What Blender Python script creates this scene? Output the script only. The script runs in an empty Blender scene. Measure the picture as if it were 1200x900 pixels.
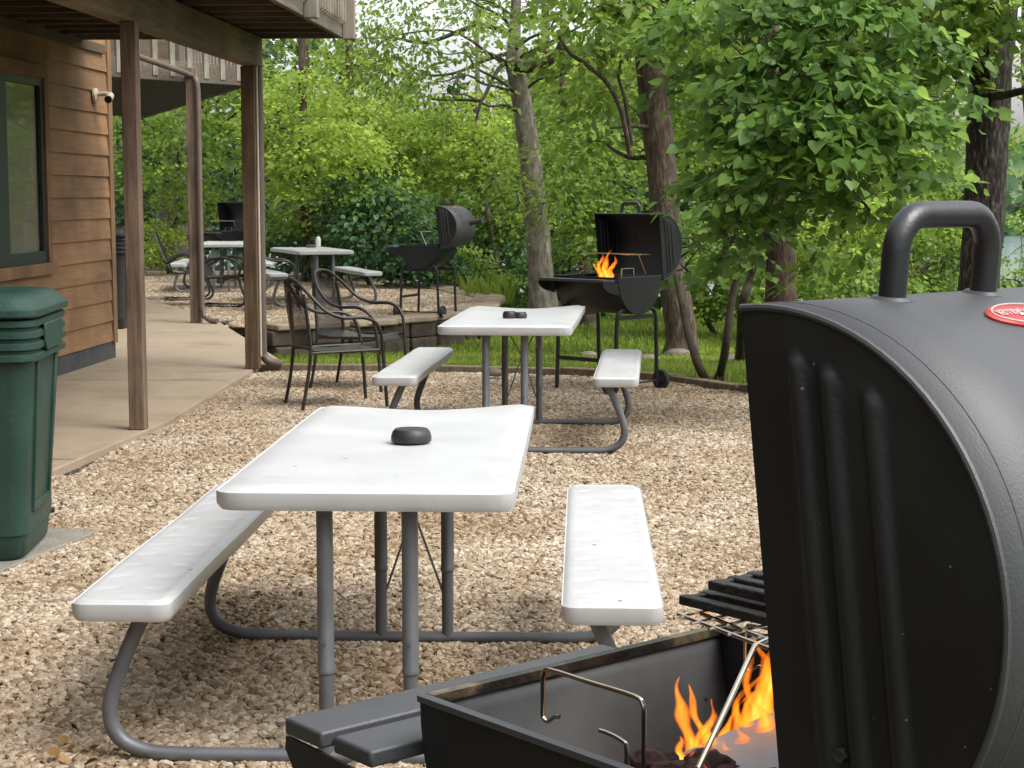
import bpy, math, random
import numpy as np
from mathutils import Vector, Matrix

random.seed(7); rng = np.random.default_rng(7)
R = math.radians
scn = bpy.context.scene
COL = scn.collection

# ------------------------------------------------------------------ camera model
F, PITCH, CH = 2030.0, 0.110, 1.485
_c, _s = math.cos(PITCH), math.sin(PITCH)
def _ray(px, py):
    u, v = px - 600.0, py - 450.0
    return (u, F*_c - v*_s, -F*_s - v*_c)
def G(px, py, z=0.0):                      # pixel -> point at height z
    d = _ray(px, py); t = (z - CH)/d[2]
    return Vector((d[0]*t, d[1]*t, z))
def D(px, py, Y):                          # pixel -> point at depth Y
    d = _ray(px, py); t = Y/d[1]
    return Vector((d[0]*t, Y, CH + d[2]*t))

cam = bpy.data.cameras.new('camera'); co = bpy.data.objects.new('camera', cam); COL.objects.link(co)
co.location = (0, 0, CH); co.rotation_euler = (math.pi/2 - PITCH, 0, 0)
cam.sensor_width = 36; cam.lens = F/1200*36; cam.clip_start = .05; cam.clip_end = 3000
cam.dof.use_dof = False
scn.camera = co

# ------------------------------------------------------------------ materials
def new_mat(name):
    m = bpy.data.materials.new(name); m.use_nodes = True
    nt = m.node_tree; b = nt.nodes['Principled BSDF']
    return m, nt, b
def N(nt, t, **kw):
    n = nt.nodes.new(t)
    for k, v in kw.items():
        if k in n.inputs: n.inputs[k].default_value = v
        else: setattr(n, k, v)
    return n
def ramp(nt, stops):
    r = nt.nodes.new('ShaderNodeValToRGB'); e = r.color_ramp.elements
    while len(e) < len(stops): e.new(.5)
    for i, (p, c) in enumerate(stops): e[i].position = p; e[i].color = (*c, 1)
    return r
def coord(nt, scale=(1,1,1)):
    t = nt.nodes.new('ShaderNodeTexCoord'); mp = nt.nodes.new('ShaderNodeMapping')
    mp.inputs['Scale'].default_value = scale
    nt.links.new(t.outputs['Object'], mp.inputs['Vector']); return mp.outputs['Vector']
def noisy(name, c1, c2, scale=8, rough=.6, metal=0, bump=.0, bscale=60, stretch=(1,1,1), r2=None, detail=6, c3=None, spec=None, lo=.3, hi=.7):
    m, nt, b = new_mat(name); L = nt.links
    v = coord(nt, stretch)
    n = N(nt, 'ShaderNodeTexNoise', Scale=scale, Detail=detail, Roughness=.6); L.new(v, n.inputs['Vector'])
    st = [(lo, c1), (hi, c2)] if c3 is None else [(lo, c1), ((lo+hi)/2, c2), (hi, c3)]
    r = ramp(nt, st); L.new(n.outputs['Fac'], r.inputs['Fac']); L.new(r.outputs['Color'], b.inputs['Base Color'])
    b.inputs['Roughness'].default_value = rough; b.inputs['Metallic'].default_value = metal
    if spec is not None: b.inputs['Specular IOR Level'].default_value = spec
    if r2 is not None:
        mr = N(nt, 'ShaderNodeMapRange'); mr.inputs['To Min'].default_value = rough; mr.inputs['To Max'].default_value = r2
        n3 = N(nt, 'ShaderNodeTexNoise', Scale=scale*.6, Detail=4); L.new(v, n3.inputs['Vector'])
        L.new(n3.outputs['Fac'], mr.inputs['Value']); L.new(mr.outputs['Result'], b.inputs['Roughness'])
    if bump:
        n2 = N(nt, 'ShaderNodeTexNoise', Scale=bscale, Detail=6); L.new(v, n2.inputs['Vector'])
        bp = N(nt, 'ShaderNodeBump', Strength=bump, Distance=.02); L.new(n2.outputs['Fac'], bp.inputs['Height'])
        L.new(bp.outputs['Normal'], b.inputs['Normal'])
    return m

M = {}
def _plastic():
    m, nt, b = new_mat('white_plastic'); L = nt.links
    v = coord(nt)
    n = N(nt, 'ShaderNodeTexNoise', Scale=3, Detail=8, Roughness=.7); L.new(v, n.inputs['Vector'])
    r = ramp(nt, [(.30, (.46,.465,.46)), (.62, (.54,.55,.56))]); L.new(n.outputs['Fac'], r.inputs['Fac'])
    # scuffs and grime specks
    v2 = coord(nt, (1.6, 24, 3)); n2 = N(nt, 'ShaderNodeTexNoise', Scale=2.2, Detail=6, Roughness=.62, Distortion=.6); L.new(v2, n2.inputs['Vector'])
    r2 = ramp(nt, [(.30, (.25,.24,.22)), (.40, (1,1,1))]); L.new(n2.outputs['Fac'], r2.inputs['Fac'])
    n3 = N(nt, 'ShaderNodeTexVoronoi', Scale=17); L.new(v, n3.inputs['Vector'])
    sc = N(nt, 'ShaderNodeSeparateColor'); L.new(n3.outputs['Color'], sc.inputs[0])
    lt = N(nt, 'ShaderNodeMath', operation='MULTIPLY_ADD'); L.new(sc.outputs[0], lt.inputs[0]); lt.inputs[1].default_value = -.9; lt.inputs[2].default_value = .13
    gt = N(nt, 'ShaderNodeMath', operation='GREATER_THAN'); L.new(n3.outputs['Distance'], gt.inputs[0]); L.new(lt.outputs[0], gt.inputs[1])
    r3 = ramp(nt, [(.4, (.16,.13,.10)), (.6, (1,1,1))]); L.new(gt.outputs[0], r3.inputs['Fac'])
    mx = N(nt, 'ShaderNodeMix', data_type='RGBA', blend_type='MULTIPLY'); mx.inputs[0].default_value = .22
    L.new(r.outputs['Color'], mx.inputs[6]); L.new(r2.outputs['Color'], mx.inputs[7])
    mx2 = N(nt, 'ShaderNodeMix', data_type='RGBA', blend_type='MULTIPLY'); mx2.inputs[0].default_value = .8
    L.new(mx.outputs[2], mx2.inputs[6]); L.new(r3.outputs['Color'], mx2.inputs[7])
    L.new(mx2.outputs[2], b.inputs['Base Color'])
    mr = N(nt, 'ShaderNodeMapRange'); mr.inputs['To Min'].default_value = .22; mr.inputs['To Max'].default_value = .5
    L.new(n.outputs['Fac'], mr.inputs['Value']); L.new(mr.outputs['Result'], b.inputs['Roughness'])
    b.inputs['Specular IOR Level'].default_value = .3
    n4 = N(nt, 'ShaderNodeTexNoise', Scale=260, Detail=2); L.new(v, n4.inputs['Vector'])
    bp = N(nt, 'ShaderNodeBump', Strength=.12, Distance=.002); L.new(n4.outputs['Fac'], bp.inputs['Height']); L.new(bp.outputs['Normal'], b.inputs['Normal'])
    return m
M['white'] = _plastic()
M['tube'] = noisy('grey_tube_paint', (.10,.105,.115), (.16,.165,.175), 6, .38, .35, .05, 90, r2=.55)
M['chair'] = noisy('dark_chair_metal', (.022,.018,.017), (.045,.038,.036), 12, .4, .3, .05, 120)
M['chair_lt'] = noisy('bronze_chair_metal', (.024,.020,.018), (.05,.043,.038), 12, .38, .3, .05, 120)
M['rubber'] = noisy('black_rubber', (.012,.012,.013), (.03,.03,.032), 30, .7, 0, .3, 200)
M['cap'] = noisy('black_cap_plastic', (.014,.014,.016), (.03,.03,.033), 20, .45, 0, .1, 150)
M['green'] = noisy('green_bin_plastic', (.008,.032,.024), (.016,.050,.037), 4, .36, 0, .12, 60, r2=.6, c3=(.03,.062,.048), lo=.3, hi=.8)
M['concrete'] = noisy('patio_concrete', (.21,.16,.105), (.34,.27,.19), 1.3, .85, 0, .35, 90, detail=10, c3=(.29,.23,.155), lo=.25, hi=.75)
M['paver'] = noisy('grey_paver', (.17,.155,.13), (.27,.25,.21), 5, .9, 0, .4, 70)
M['timber'] = noisy('edging_timber', (.10,.075,.045), (.27,.21,.13), 5, .85, 0, .5, 40, stretch=(3,3,12))
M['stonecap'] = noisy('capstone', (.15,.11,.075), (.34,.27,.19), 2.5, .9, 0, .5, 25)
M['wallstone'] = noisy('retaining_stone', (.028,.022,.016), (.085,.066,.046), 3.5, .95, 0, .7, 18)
M['rock'] = noisy('field_rock', (.09,.08,.06), (.22,.19,.15), 6, .9, 0, .5, 30)
def wood(name, c1, c2, c3, rough=.8):
    m, nt, b = new_mat(name); L = nt.links
    v = coord(nt, (14, 14, 1.1))
    n = N(nt, 'ShaderNodeTexNoise', Scale=2.2, Detail=8, Roughness=.65); L.new(v, n.inputs['Vector'])
    r = ramp(nt, [(.3, c1), (.5, c2), (.72, c3)]); L.new(n.outputs['Fac'], r.inputs['Fac'])
    v2 = coord(nt); n2 = N(nt, 'ShaderNodeTexNoise', Scale=1.7, Detail=4); L.new(v2, n2.inputs['Vector'])
    r2 = ramp(nt, [(.35, (.55,.55,.55)), (.65, (1.25,1.2,1.15))]); L.new(n2.outputs['Fac'], r2.inputs['Fac'])
    mx = N(nt, 'ShaderNodeMix', data_type='RGBA', blend_type='MULTIPLY'); mx.inputs[0].default_value = .8
    L.new(r.outputs['Color'], mx.inputs[6]); L.new(r2.outputs['Color'], mx.inputs[7]); L.new(mx.outputs[2], b.inputs['Base Color'])
    b.inputs['Roughness'].default_value = rough
    bp = N(nt, 'ShaderNodeBump', Strength=.35, Distance=.01); L.new(n.outputs['Fac'], bp.inputs['Height']); L.new(bp.outputs['Normal'], b.inputs['Normal'])
    return m
def woodh(name, c1, c2, c3, axis=1, rough=.8):
    m = wood(name, c1, c2, c3, rough)
    for n in m.node_tree.nodes:
        if n.type == 'MAPPING' and n.inputs['Scale'].default_value[0] > 5:
            s = [14, 14, 14]; s[axis] = 1.1; n.inputs['Scale'].default_value = s
    return m
M['post'] = wood('post_wood', (.09,.06,.042), (.17,.115,.08), (.26,.19,.14))
M['post_brown'] = wood('stained_post_wood', (.06,.038,.02), (.115,.072,.038), (.18,.12,.068))
M['beam'] = woodh('beam_wood', (.09,.065,.035), (.155,.115,.06), (.21,.16,.09))
M['joist'] = woodh('joist_wood', (.06,.042,.027), (.10,.07,.045), (.13,.095,.06), 0)
M['fascia'] = woodh('weathered_fascia', (.085,.072,.055), (.135,.115,.088), (.19,.165,.13))
M['baluster'] = wood('weathered_baluster', (.15,.135,.11), (.25,.225,.18), (.36,.33,.27))
M['siding'] = woodh('cedar_siding', (.22,.118,.058), (.27,.15,.076), (.31,.18,.096))
M['trim'] = wood('cedar_trim', (.15,.08,.038), (.22,.125,.062), (.28,.165,.085))
M['shade_wood'] = noisy('shaded_underboards', (.012,.009,.007), (.03,.022,.016), 5, .9)  # joist wood darkened: the shade under the far deck is in its colour
M['found'] = noisy('grey_foundation', (.04,.042,.045), (.075,.078,.08), 8, .9, 0, .3, 50)
M['winframe'] = noisy('green_window_frame', (.018,.030,.026), (.03,.045,.04), 10, .5)
M['reflect_beige'] = noisy('beige_reflection', (.30,.26,.20), (.36,.31,.24), 3, .9, 0, stretch=(1,8,1))  # beige of the window reflection, painted on a panel behind the glass
M['cream'] = noisy('cream_plastic', (.50,.42,.30), (.60,.52,.40), 10, .5)
M['lens'] = noisy('black_lens', (.01,.01,.012), (.02,.02,.022), 10, .15)
M['spout'] = noisy('brown_downspout', (.10,.075,.06), (.15,.115,.095), 5, .5, .1)
M['spout_w'] = noisy('pale_conduit', (.42,.38,.30), (.52,.48,.40), 5, .5)
M['chrome'] = noisy('nickel_wire', (.55,.47,.36), (.72,.66,.56), 25, .22, 1.0)
M['iron'] = noisy('cast_iron', (.022,.02,.019), (.05,.045,.043), 20, .55, .3, .4, 90)
M['coal'] = noisy('charcoal_lumps', (.015,.009,.008), (.075,.035,.028), 14, .9, 0, .8, 40)
_m = M['coal']; _nt = _m.node_tree; _b = _nt.nodes['Principled BSDF']
_n = N(_nt, 'ShaderNodeTexNoise', Scale=26, Detail=3); _nt.links.new(coord(_nt), _n.inputs['Vector'])
_r = ramp(_nt, [(.60, (0,0,0)), (.72, (1.0,.16,.02))]); _nt.links.new(_n.outputs['Fac'], _r.inputs['Fac'])
_nt.links.new(_r.outputs['Color'], _b.inputs['Emission Color']); _b.inputs['Emission Strength'].default_value = 1.2
M['greyplate'] = noisy('ash_grey_steel', (.62,.64,.66), (.78,.79,.80), 6, .6, .0)
M['wood_stain'] = noisy('bottle_label', (.5,.5,.48), (.7,.7,.68), 9, .4)
M['bark_grey'] = noisy('grey_bark', (.07,.06,.047), (.16,.14,.11), 2.2, .95, 0, .9, 3, stretch=(7,7,2.5), c3=(.30,.27,.215))
M['bark_brown'] = noisy('brown_bark', (.022,.015,.010), (.065,.045,.03), 2.2, .95, 0, 1.0, 3, stretch=(11,11,3.2), c3=(.15,.11,.078))
M['bark_dark'] = noisy('furrowed_dark_bark', (.006,.005,.004), (.028,.021,.016), 2.6, .95, 0, 1.0, 3, stretch=(14,14,4.2), c3=(.11,.09,.072), lo=.38, hi=.66)
M['stem'] = noisy('slim_stem_bark', (.03,.024,.015), (.085,.07,.045), 8, .9)
M['red'] = noisy('red_enamel', (.32,.02,.02), (.46,.04,.038), 12, .4)
M['badge_white'] = noisy('badge_white', (.42,.37,.34), (.58,.54,.50), 12, .4)

def _black():
    m, nt, b = new_mat('black_grill_paint'); L = nt.links; v = coord(nt)
    n = N(nt, 'ShaderNodeTexNoise', Scale=5, Detail=6); L.new(v, n.inputs['Vector'])
    r = ramp(nt, [(.32, (.008,.0088,.0105)), (.58, (.014,.0155,.018)), (.75, (.026,.028,.030))]); L.new(n.outputs['Fac'], r.inputs['Fac'])
    vo = N(nt, 'ShaderNodeTexVoronoi', Scale=42); L.new(v, vo.inputs['Vector'])
    n2 = N(nt, 'ShaderNodeTexNoise', Scale=9, Detail=2); L.new(v, n2.inputs['Vector'])
    mm = N(nt, 'ShaderNodeMath', operation='MULTIPLY_ADD'); mm.inputs[1].default_value = -.13; mm.inputs[2].default_value = .105
    L.new(n2.outputs['Fac'], mm.inputs[0])
    lt = N(nt, 'ShaderNodeMath', operation='LESS_THAN'); L.new(vo.outputs['Distance'], lt.inputs[0]); L.new(mm.outputs[0], lt.inputs[1])
    mx = N(nt, 'ShaderNodeMix', data_type='RGBA'); L.new(lt.outputs[0], mx.inputs[0]); L.new(r.outputs['Color'], mx.inputs[6]); mx.inputs[7].default_value = (.16,.15,.14,1)
    L.new(mx.outputs[2], b.inputs['Base Color'])
    mr = N(nt, 'ShaderNodeMapRange'); mr.inputs['To Min'].default_value = .40; mr.inputs['To Max'].default_value = .56
    L.new(n.outputs['Fac'], mr.inputs['Value']); L.new(mr.outputs['Result'], b.inputs['Roughness'])
    n5 = N(nt, 'ShaderNodeTexNoise', Scale=350, Detail=2); L.new(v, n5.inputs['Vector'])
    bp = N(nt, 'ShaderNodeBump', Strength=.08, Distance=.002); L.new(n5.outputs['Fac'], bp.inputs['Height']); L.new(bp.outputs['Normal'], b.inputs['Normal'])
    b.inputs['Specular IOR Level'].default_value = .5
    return m
M['black'] = _black()
M['black_skylit'] = noisy('black_sky_sheen', (.045,.048,.053), (.065,.068,.072), 4, .46, 0, .08, 300, r2=.58, spec=.7)  # black grill paint greyed in its colour to stand in for reflected sky
M['handlepaint'] = noisy('satin_black_handle', (.010,.011,.014), (.02,.021,.026), 9, .32, 0, .06, 200, r2=.46, spec=.8)
M['flangemetal'] = noisy('worn_flange', (.035,.035,.038), (.08,.08,.083), 30, .45)
M['inner'] = noisy('sooty_inner_steel', (.07,.073,.075), (.15,.155,.155), 4, .5, .3, r2=.7)
M['rust'] = noisy('greasy_rim', (.022,.022,.022), (.05,.047,.04), 9, .3, .5, .2, 80, c3=(.30,.24,.13), lo=.42, hi=.68)

def _mesh_fabric(name, col, alpha):
    m, nt, b = new_mat(name); L = nt.links
    b.inputs['Base Color'].default_value = (*col, 1); b.inputs['Roughness'].default_value = .5; b.inputs['Metallic'].default_value = .3
    v = coord(nt, (1,1,1))
    w1 = N(nt, 'ShaderNodeTexWave', Scale=60, wave_type='BANDS', bands_direction='Z'); w2 = N(nt, 'ShaderNodeTexWave', Scale=60, wave_type='BANDS', bands_direction='DIAGONAL')
    L.new(v, w1.inputs['Vector']); L.new(v, w2.inputs['Vector'])
    a = N(nt, 'ShaderNodeMath', operation='MAXIMUM'); L.new(w1.outputs['Fac'], a.inputs[0]); L.new(w2.outputs['Fac'], a.inputs[1])
    g = N(nt, 'ShaderNodeMath', operation='GREATER_THAN'); L.new(a.outputs[0], g.inputs[0]); g.inputs[1].default_value = alpha
    tr = N(nt, 'ShaderNodeBsdfTransparent'); mx = N(nt, 'ShaderNodeMixShader')
    L.new(g.outputs[0], mx.inputs[0]); L.new(tr.outputs[0], mx.inputs[1]); L.new(b.outputs[0], mx.inputs[2])
    L.new(mx.outputs[0], nt.nodes['Material Output'].inputs['Surface'])
    return m
M['meshpanel'] = _mesh_fabric('expanded_metal_mesh', (.022,.020,.020), .50)
M['meshlight'] = _mesh_fabric('pale_woven_mesh', (.36,.36,.33), .55)

def _glass():
    m, nt, b = new_mat('window_glass'); L = nt.links
    gl = N(nt, 'ShaderNodeBsdfGlossy', Roughness=.03); gl.inputs['Color'].default_value = (.9,.95,.95,1)
    tr = N(nt, 'ShaderNodeBsdfTransparent'); tr.inputs['Color'].default_value = (.93,.95,.94,1)
    mx = N(nt, 'ShaderNodeMixShader'); mx.inputs[0].default_value = .13
    L.new(tr.outputs[0], mx.inputs[1]); L.new(gl.outputs[0], mx.inputs[2]); L.new(mx.outputs[0], nt.nodes['Material Output'].inputs['Surface'])
    return m
M['glass'] = _glass()

def leaf_mat(name, dark, mid, light, trans=.35, rough=.45):
    m, nt, b = new_mat(name); L = nt.links
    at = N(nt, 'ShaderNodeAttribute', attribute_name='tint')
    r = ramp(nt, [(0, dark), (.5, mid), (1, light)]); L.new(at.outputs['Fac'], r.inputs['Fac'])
    L.new(r.outputs['Color'], b.inputs['Base Color']); b.inputs['Roughness'].default_value = rough
    b.inputs['Specular IOR Level'].default_value = .35
    tl = N(nt, 'ShaderNodeBsdfTranslucent'); hs = N(nt, 'ShaderNodeHueSaturation'); hs.inputs['Value'].default_value = 2.1; hs.inputs['Hue'].default_value = .485; hs.inputs['Saturation'].default_value=.95
    L.new(r.outputs['Color'], hs.inputs['Color']); L.new(hs.outputs['Color'], tl.inputs['Color'])
    mx = N(nt, 'ShaderNodeMixShader'); mx.inputs[0].default_value = trans
    L.new(b.outputs[0], mx.inputs[1]); L.new(tl.outputs[0], mx.inputs[2]); L.new(mx.outputs[0], nt.nodes['Material Output'].inputs['Surface'])
    return m
M['leaf_lime'] = leaf_mat('lime_leaves', (.105,.16,.024), (.215,.31,.042), (.35,.47,.075), .5)
M['leaf_mid'] = leaf_mat('mid_green_leaves', (.07,.125,.022), (.15,.24,.036), (.26,.38,.06), .48)
M['leaf_shade'] = leaf_mat('shade_dark_leaves', (.016,.045,.012), (.042,.10,.024), (.095,.19,.04), .33)  # understory shade is put into this darker green
M['leaf_heart'] = leaf_mat('heart_leaves', (.050,.105,.024), (.105,.205,.036), (.20,.34,.056), .46, .42)
M['leaf_blue'] = leaf_mat('cool_green_leaves', (.02,.055,.022), (.05,.12,.042), (.11,.215,.075), .33)
M['leaf_wood'] = leaf_mat('woodland_leaves', (.010,.028,.009), (.022,.058,.016), (.05,.11,.028), .25)  # darkened so the colour carries the shade deep in the woods
M['grass'] = leaf_mat('grass_blades', (.09,.135,.025), (.17,.25,.036), (.28,.36,.06), .45)
M['dry'] = leaf_mat('dry_leaves', (.10,.045,.012), (.22,.11,.03), (.36,.22,.08), .2)

def _gravel_base():
    m, nt, b = new_mat('gravel_bed'); L = nt.links; v = coord(nt)
    vo = N(nt, 'ShaderNodeTexVoronoi', Scale=34); L.new(v, vo.inputs['Vector'])
    hs = N(nt, 'ShaderNodeSeparateColor'); L.new(vo.outputs['Color'], hs.inputs[0])
    r = ramp(nt, [(0, (.08,.055,.035)), (.5, (.16,.115,.075)), (1, (.26,.20,.14))]); L.new(hs.outputs[0], r.inputs['Fac'])
    r2 = ramp(nt, [(.15, (1,1,1)), (.6, (.25,.22,.2))]); L.new(vo.outputs['Distance'], r2.inputs['Fac'])
    mx = N(nt, 'ShaderNodeMix', data_type='RGBA', blend_type='MULTIPLY'); mx.inputs[0].default_value = 1
    L.new(r.outputs['Color'], mx.inputs[6]); L.new(r2.outputs['Color'], mx.inputs[7]); L.new(mx.outputs[2], b.inputs['Base Color'])
    b.inputs['Roughness'].default_value = .9
    bp = N(nt, 'ShaderNodeBump', Strength=1, Distance=.02, invert=True); L.new(vo.outputs['Distance'], bp.inputs['Height']); L.new(bp.outputs['Normal'], b.inputs['Normal'])
    return m
M['gravelbed'] = _gravel_base()
def _stone():
    m, nt, b = new_mat('limestone_chips'); L = nt.links
    oi = N(nt, 'ShaderNodeObjectInfo')
    r = ramp(nt, [(0, (.21,.15,.095)), (.2, (.33,.255,.175)), (.5, (.42,.345,.25)), (.8, (.50,.425,.325)), (1, (.60,.54,.45))])
    L.new(oi.outputs['Random'], r.inputs['Fac'])
    g = N(nt, 'ShaderNodeNewGeometry'); n = N(nt, 'ShaderNodeTexNoise', Scale=1.1, Detail=5); L.new(g.outputs['Position'], n.inputs['Vector'])
    r2 = ramp(nt, [(.32, (.70,.62,.52)), (.6, (1.0,1.0,1.0))]); L.new(n.outputs['Fac'], r2.inputs['Fac'])
    n3 = N(nt, 'ShaderNodeTexNoise', Scale=70, Detail=4); L.new(g.outputs['Position'], n3.inputs['Vector'])
    r3 = ramp(nt, [(.3, (.72,.68,.62)), (.7, (1.1,1.1,1.1))]); L.new(n3.outputs['Fac'], r3.inputs['Fac'])
    mx = N(nt, 'ShaderNodeMix', data_type='RGBA', blend_type='MULTIPLY'); mx.inputs[0].default_value = 1
    mx2 = N(nt, 'ShaderNodeMix', data_type='RGBA', blend_type='MULTIPLY'); mx2.inputs[0].default_value = 1
    L.new(r.outputs['Color'], mx.inputs[6]); L.new(r2.outputs['Color'], mx.inputs[7])
    L.new(mx.outputs[2], mx2.inputs[6]); L.new(r3.outputs['Color'], mx2.inputs[7]); L.new(mx2.outputs[2], b.inputs['Base Color'])
    b.inputs['Roughness'].default_value = .85
    return m
M['stone'] = _stone()
def _ground():
    m, nt, b = new_mat('lawn_soil'); L = nt.links; v = coord(nt)
    n = N(nt, 'ShaderNodeTexNoise', Scale=.9, Detail=8, Roughness=.65); L.new(v, n.inputs['Vector'])
    r = ramp(nt, [(.34, (.10,.075,.045)), (.45, (.085,.10,.03)), (.60, (.12,.20,.03))]); L.new(n.outputs['Fac'], r.inputs['Fac'])
    L.new(r.outputs['Color'], b.inputs['Base Color']); b.inputs['Roughness'].default_value = .95
    n2 = N(nt, 'ShaderNodeTexNoise', Scale=30, Detail=6); L.new(v, n2.inputs['Vector'])
    bp = N(nt, 'ShaderNodeBump', Strength=.8, Distance=.05); L.new(n2.outputs['Fac'], bp.inputs['Height']); L.new(bp.outputs['Normal'], b.inputs['Normal'])
    return m
M['lawn'] = _ground()
def _water():
    m, nt, b = new_mat('lake_water'); L = nt.links; v = coord(nt, (.4, .1, 1))
    b.inputs['Base Color'].default_value = (.30,.36,.38,1); b.inputs['Roughness'].default_value = .12
    n = N(nt, 'ShaderNodeTexNoise', Scale=2, Detail=4); L.new(v, n.inputs['Vector'])
    bp = N(nt, 'ShaderNodeBump', Strength=.3, Distance=.1); L.new(n.outputs['Fac'], bp.inputs['Height']); L.new(bp.outputs['Normal'], b.inputs['Normal'])
    return m
M['water'] = _water()
def _flame():
    m, nt, b = new_mat('flame'); L = nt.links
    nt.nodes.remove(b)
    at = N(nt, 'ShaderNodeAttribute', attribute_name='glow_amt')
    tc = nt.nodes.new('ShaderNodeTexCoord')
    n = N(nt, 'ShaderNodeTexNoise', Scale=1, Detail=3); mpp = nt.nodes.new('ShaderNodeMapping'); mpp.inputs['Scale'].default_value = (75,75,26); L.new(tc.outputs['Object'], mpp.inputs['Vector']); L.new(mpp.outputs['Vector'], n.inputs['Vector'])
    ad = N(nt, 'ShaderNodeMath', operation='MULTIPLY_ADD'); L.new(n.outputs['Fac'], ad.inputs[0]); ad.inputs[1].default_value = 1.3; ad.inputs[2].default_value = -.65
    a2 = N(nt, 'ShaderNodeMath', operation='ADD'); L.new(ad.outputs[0], a2.inputs[0]); L.new(at.outputs['Fac'], a2.inputs[1])
    r = ramp(nt, [(0, (.8,.10,.006)), (.4, (1.0,.22,.012)), (.8, (1.0,.38,.03)), (1, (1.0,.60,.10))]); L.new(a2.outputs[0], r.inputs['Fac'])
    em = N(nt, 'ShaderNodeEmission', Strength=2.0); L.new(r.outputs['Color'], em.inputs['Color'])
    tr = N(nt, 'ShaderNodeBsdfTransparent')
    mr = N(nt, 'ShaderNodeMapRange'); mr.inputs['From Min'].default_value = .02; mr.inputs['From Min'].default_value = .12; mr.inputs['From Max'].default_value = 1.0; mr.inputs['To Max'].default_value = .82
    L.new(a2.outputs[0], mr.inputs['Value'])
    mx = N(nt, 'ShaderNodeMixShader'); L.new(mr.outputs['Result'], mx.inputs[0]); L.new(tr.outputs[0], mx.inputs[1]); L.new(em.outputs[0], mx.inputs[2])
    L.new(mx.outputs[0], nt.nodes['Material Output'].inputs['Surface'])
    return m
M['flame'] = _flame()

# ------------------------------------------------------------------ mesh builder
class MB:
    def __init__(s): s.v = []; s.f = []
    def add(s, vs, fs, mat=None):
        o = len(s.v)
        s.v += [tuple(mat @ Vector(p)) if mat else tuple(p) for p in vs]
        s.f += [tuple(i+o for i in f) for f in fs]
    def box(s, x0, x1, y0, y1, z0, z1, mat=None):
        s.add([(x0,y0,z0),(x1,y0,z0),(x1,y1,z0),(x0,y1,z0),(x0,y0,z1),(x1,y0,z1),(x1,y1,z1),(x0,y1,z1)],
              [(3,2,1,0),(4,5,6,7),(0,1,5,4),(1,2,6,5),(2,3,7,6),(3,0,4,7)], mat)
    def prism(s, poly, z0, z1, mat=None):
        n = len(poly)
        s.add([(x,y,z0) for x,y in poly] + [(x,y,z1) for x,y in poly],
              [tuple(range(n))[::-1], tuple(range(n,2*n))] + [(i,(i+1)%n,n+(i+1)%n,n+i) for i in range(n)], mat)
    def tube(s, pts, rad, n=10, cap=True, wob=0, flat=1.0):
        pts = [Vector(p) for p in pts]; m = len(pts)
        if not hasattr(rad, '__len__'): rad = [rad]*m
        t0 = (pts[1]-pts[0]).normalized(); up = Vector((0,0,1)) if abs(t0.z) < .9 else Vector((1,0,0))
        u = t0.cross(up).normalized(); vs = []; 
        for i, p in enumerate(pts):
            t = (pts[min(i+1,m-1)] - pts[max(i-1,0)]).normalized()
            u = (u - t*u.dot(t)).normalized(); w = t.cross(u)
            for k in range(n):
                a = 2*math.pi*k/n; r = rad[i]*(1 + (wob*(random.random()-.5) if wob else 0))
                vs.append(p + u*math.cos(a)*r + w*math.sin(a)*r*flat)
        fs = [(i*n+k, i*n+(k+1)%n, (i+1)*n+(k+1)%n, (i+1)*n+k) for i in range(m-1) for k in range(n)]
        if cap: fs += [tuple(range(n))[::-1], tuple(range((m-1)*n, m*n))]
        s.add(vs, fs)
    def loft(s, secs, cap=True):
        n = len(secs[0]); vs = [p for q in secs for p in q]
        fs = [(i*n+k, i*n+(k+1)%n, (i+1)*n+(k+1)%n, (i+1)*n+k) for i in range(len(secs)-1) for k in range(n)]
        if cap: fs += [tuple(range(n))[::-1], tuple(range((len(secs)-1)*n, len(secs)*n))]
        s.add(vs, fs)
    def grid(s, P):
        a, b = len(P), len(P[0]); vs = [p for r in P for p in r]
        s.add(vs, [(i*b+j, i*b+j+1, (i+1)*b+j+1, (i+1)*b+j) for i in range(a-1) for j in range(b-1)])
    def build(s, name, mat, parent=None, smooth=True, bevel=0, ang=38, seg=2, solid=0):
        me = bpy.data.meshes.new(name); me.from_pydata(s.v, [], s.f); me.update()
        me.materials.append(mat)
        if smooth: me.shade_smooth(); me.set_sharp_from_angle(angle=R(ang))
        o = bpy.data.objects.new(name, me); COL.objects.link(o)
        if parent: o.parent = parent
        if solid: md = o.modifiers.new('solid', 'SOLIDIFY'); md.thickness = solid; md.offset = 0
        if bevel:
            md = o.modifiers.new('bevel', 'BEVEL'); md.width = bevel; md.segments = seg; md.limit_method = 'ANGLE'; md.angle_limit = R(40)
        return o
def curve(pts, k=5):                       # Catmull-Rom through control points
    P = [Vector(p) for p in pts]; P = [P[0]*2-P[1]] + P + [P[-1]*2-P[-2]]; out = []
    for i in range(1, len(P)-2):
        for j in range(k):
            t = j/k; a, b, c, d = P[i-1:i+3]
            out.append(.5*((2*b) + (c-a)*t + (2*a-5*b+4*c-d)*t*t + (3*b-a-3*c+d)*t**3))
    out.append(P[-2]); return out
def tag(o, label=None, cat=None, group=None, kind=None):
    if label: o['label'] = label
    if cat: o['category'] = cat
    if group: o['group'] = group
    if kind: o['kind'] = kind
    return o
def thing(name, loc, label, cat, rz=0, group=None):
    o = bpy.data.objects.new(name, None); COL.objects.link(o); o.location = loc; o.rotation_euler = (0,0,rz); o.empty_display_size = .1
    return tag(o, label, cat, group)
def copy_tree(o, parent=None):
    c = o.copy(); COL.objects.link(c); c.parent = parent
    for ch in list(o.children): copy_tree(ch, c)
    return c
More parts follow.
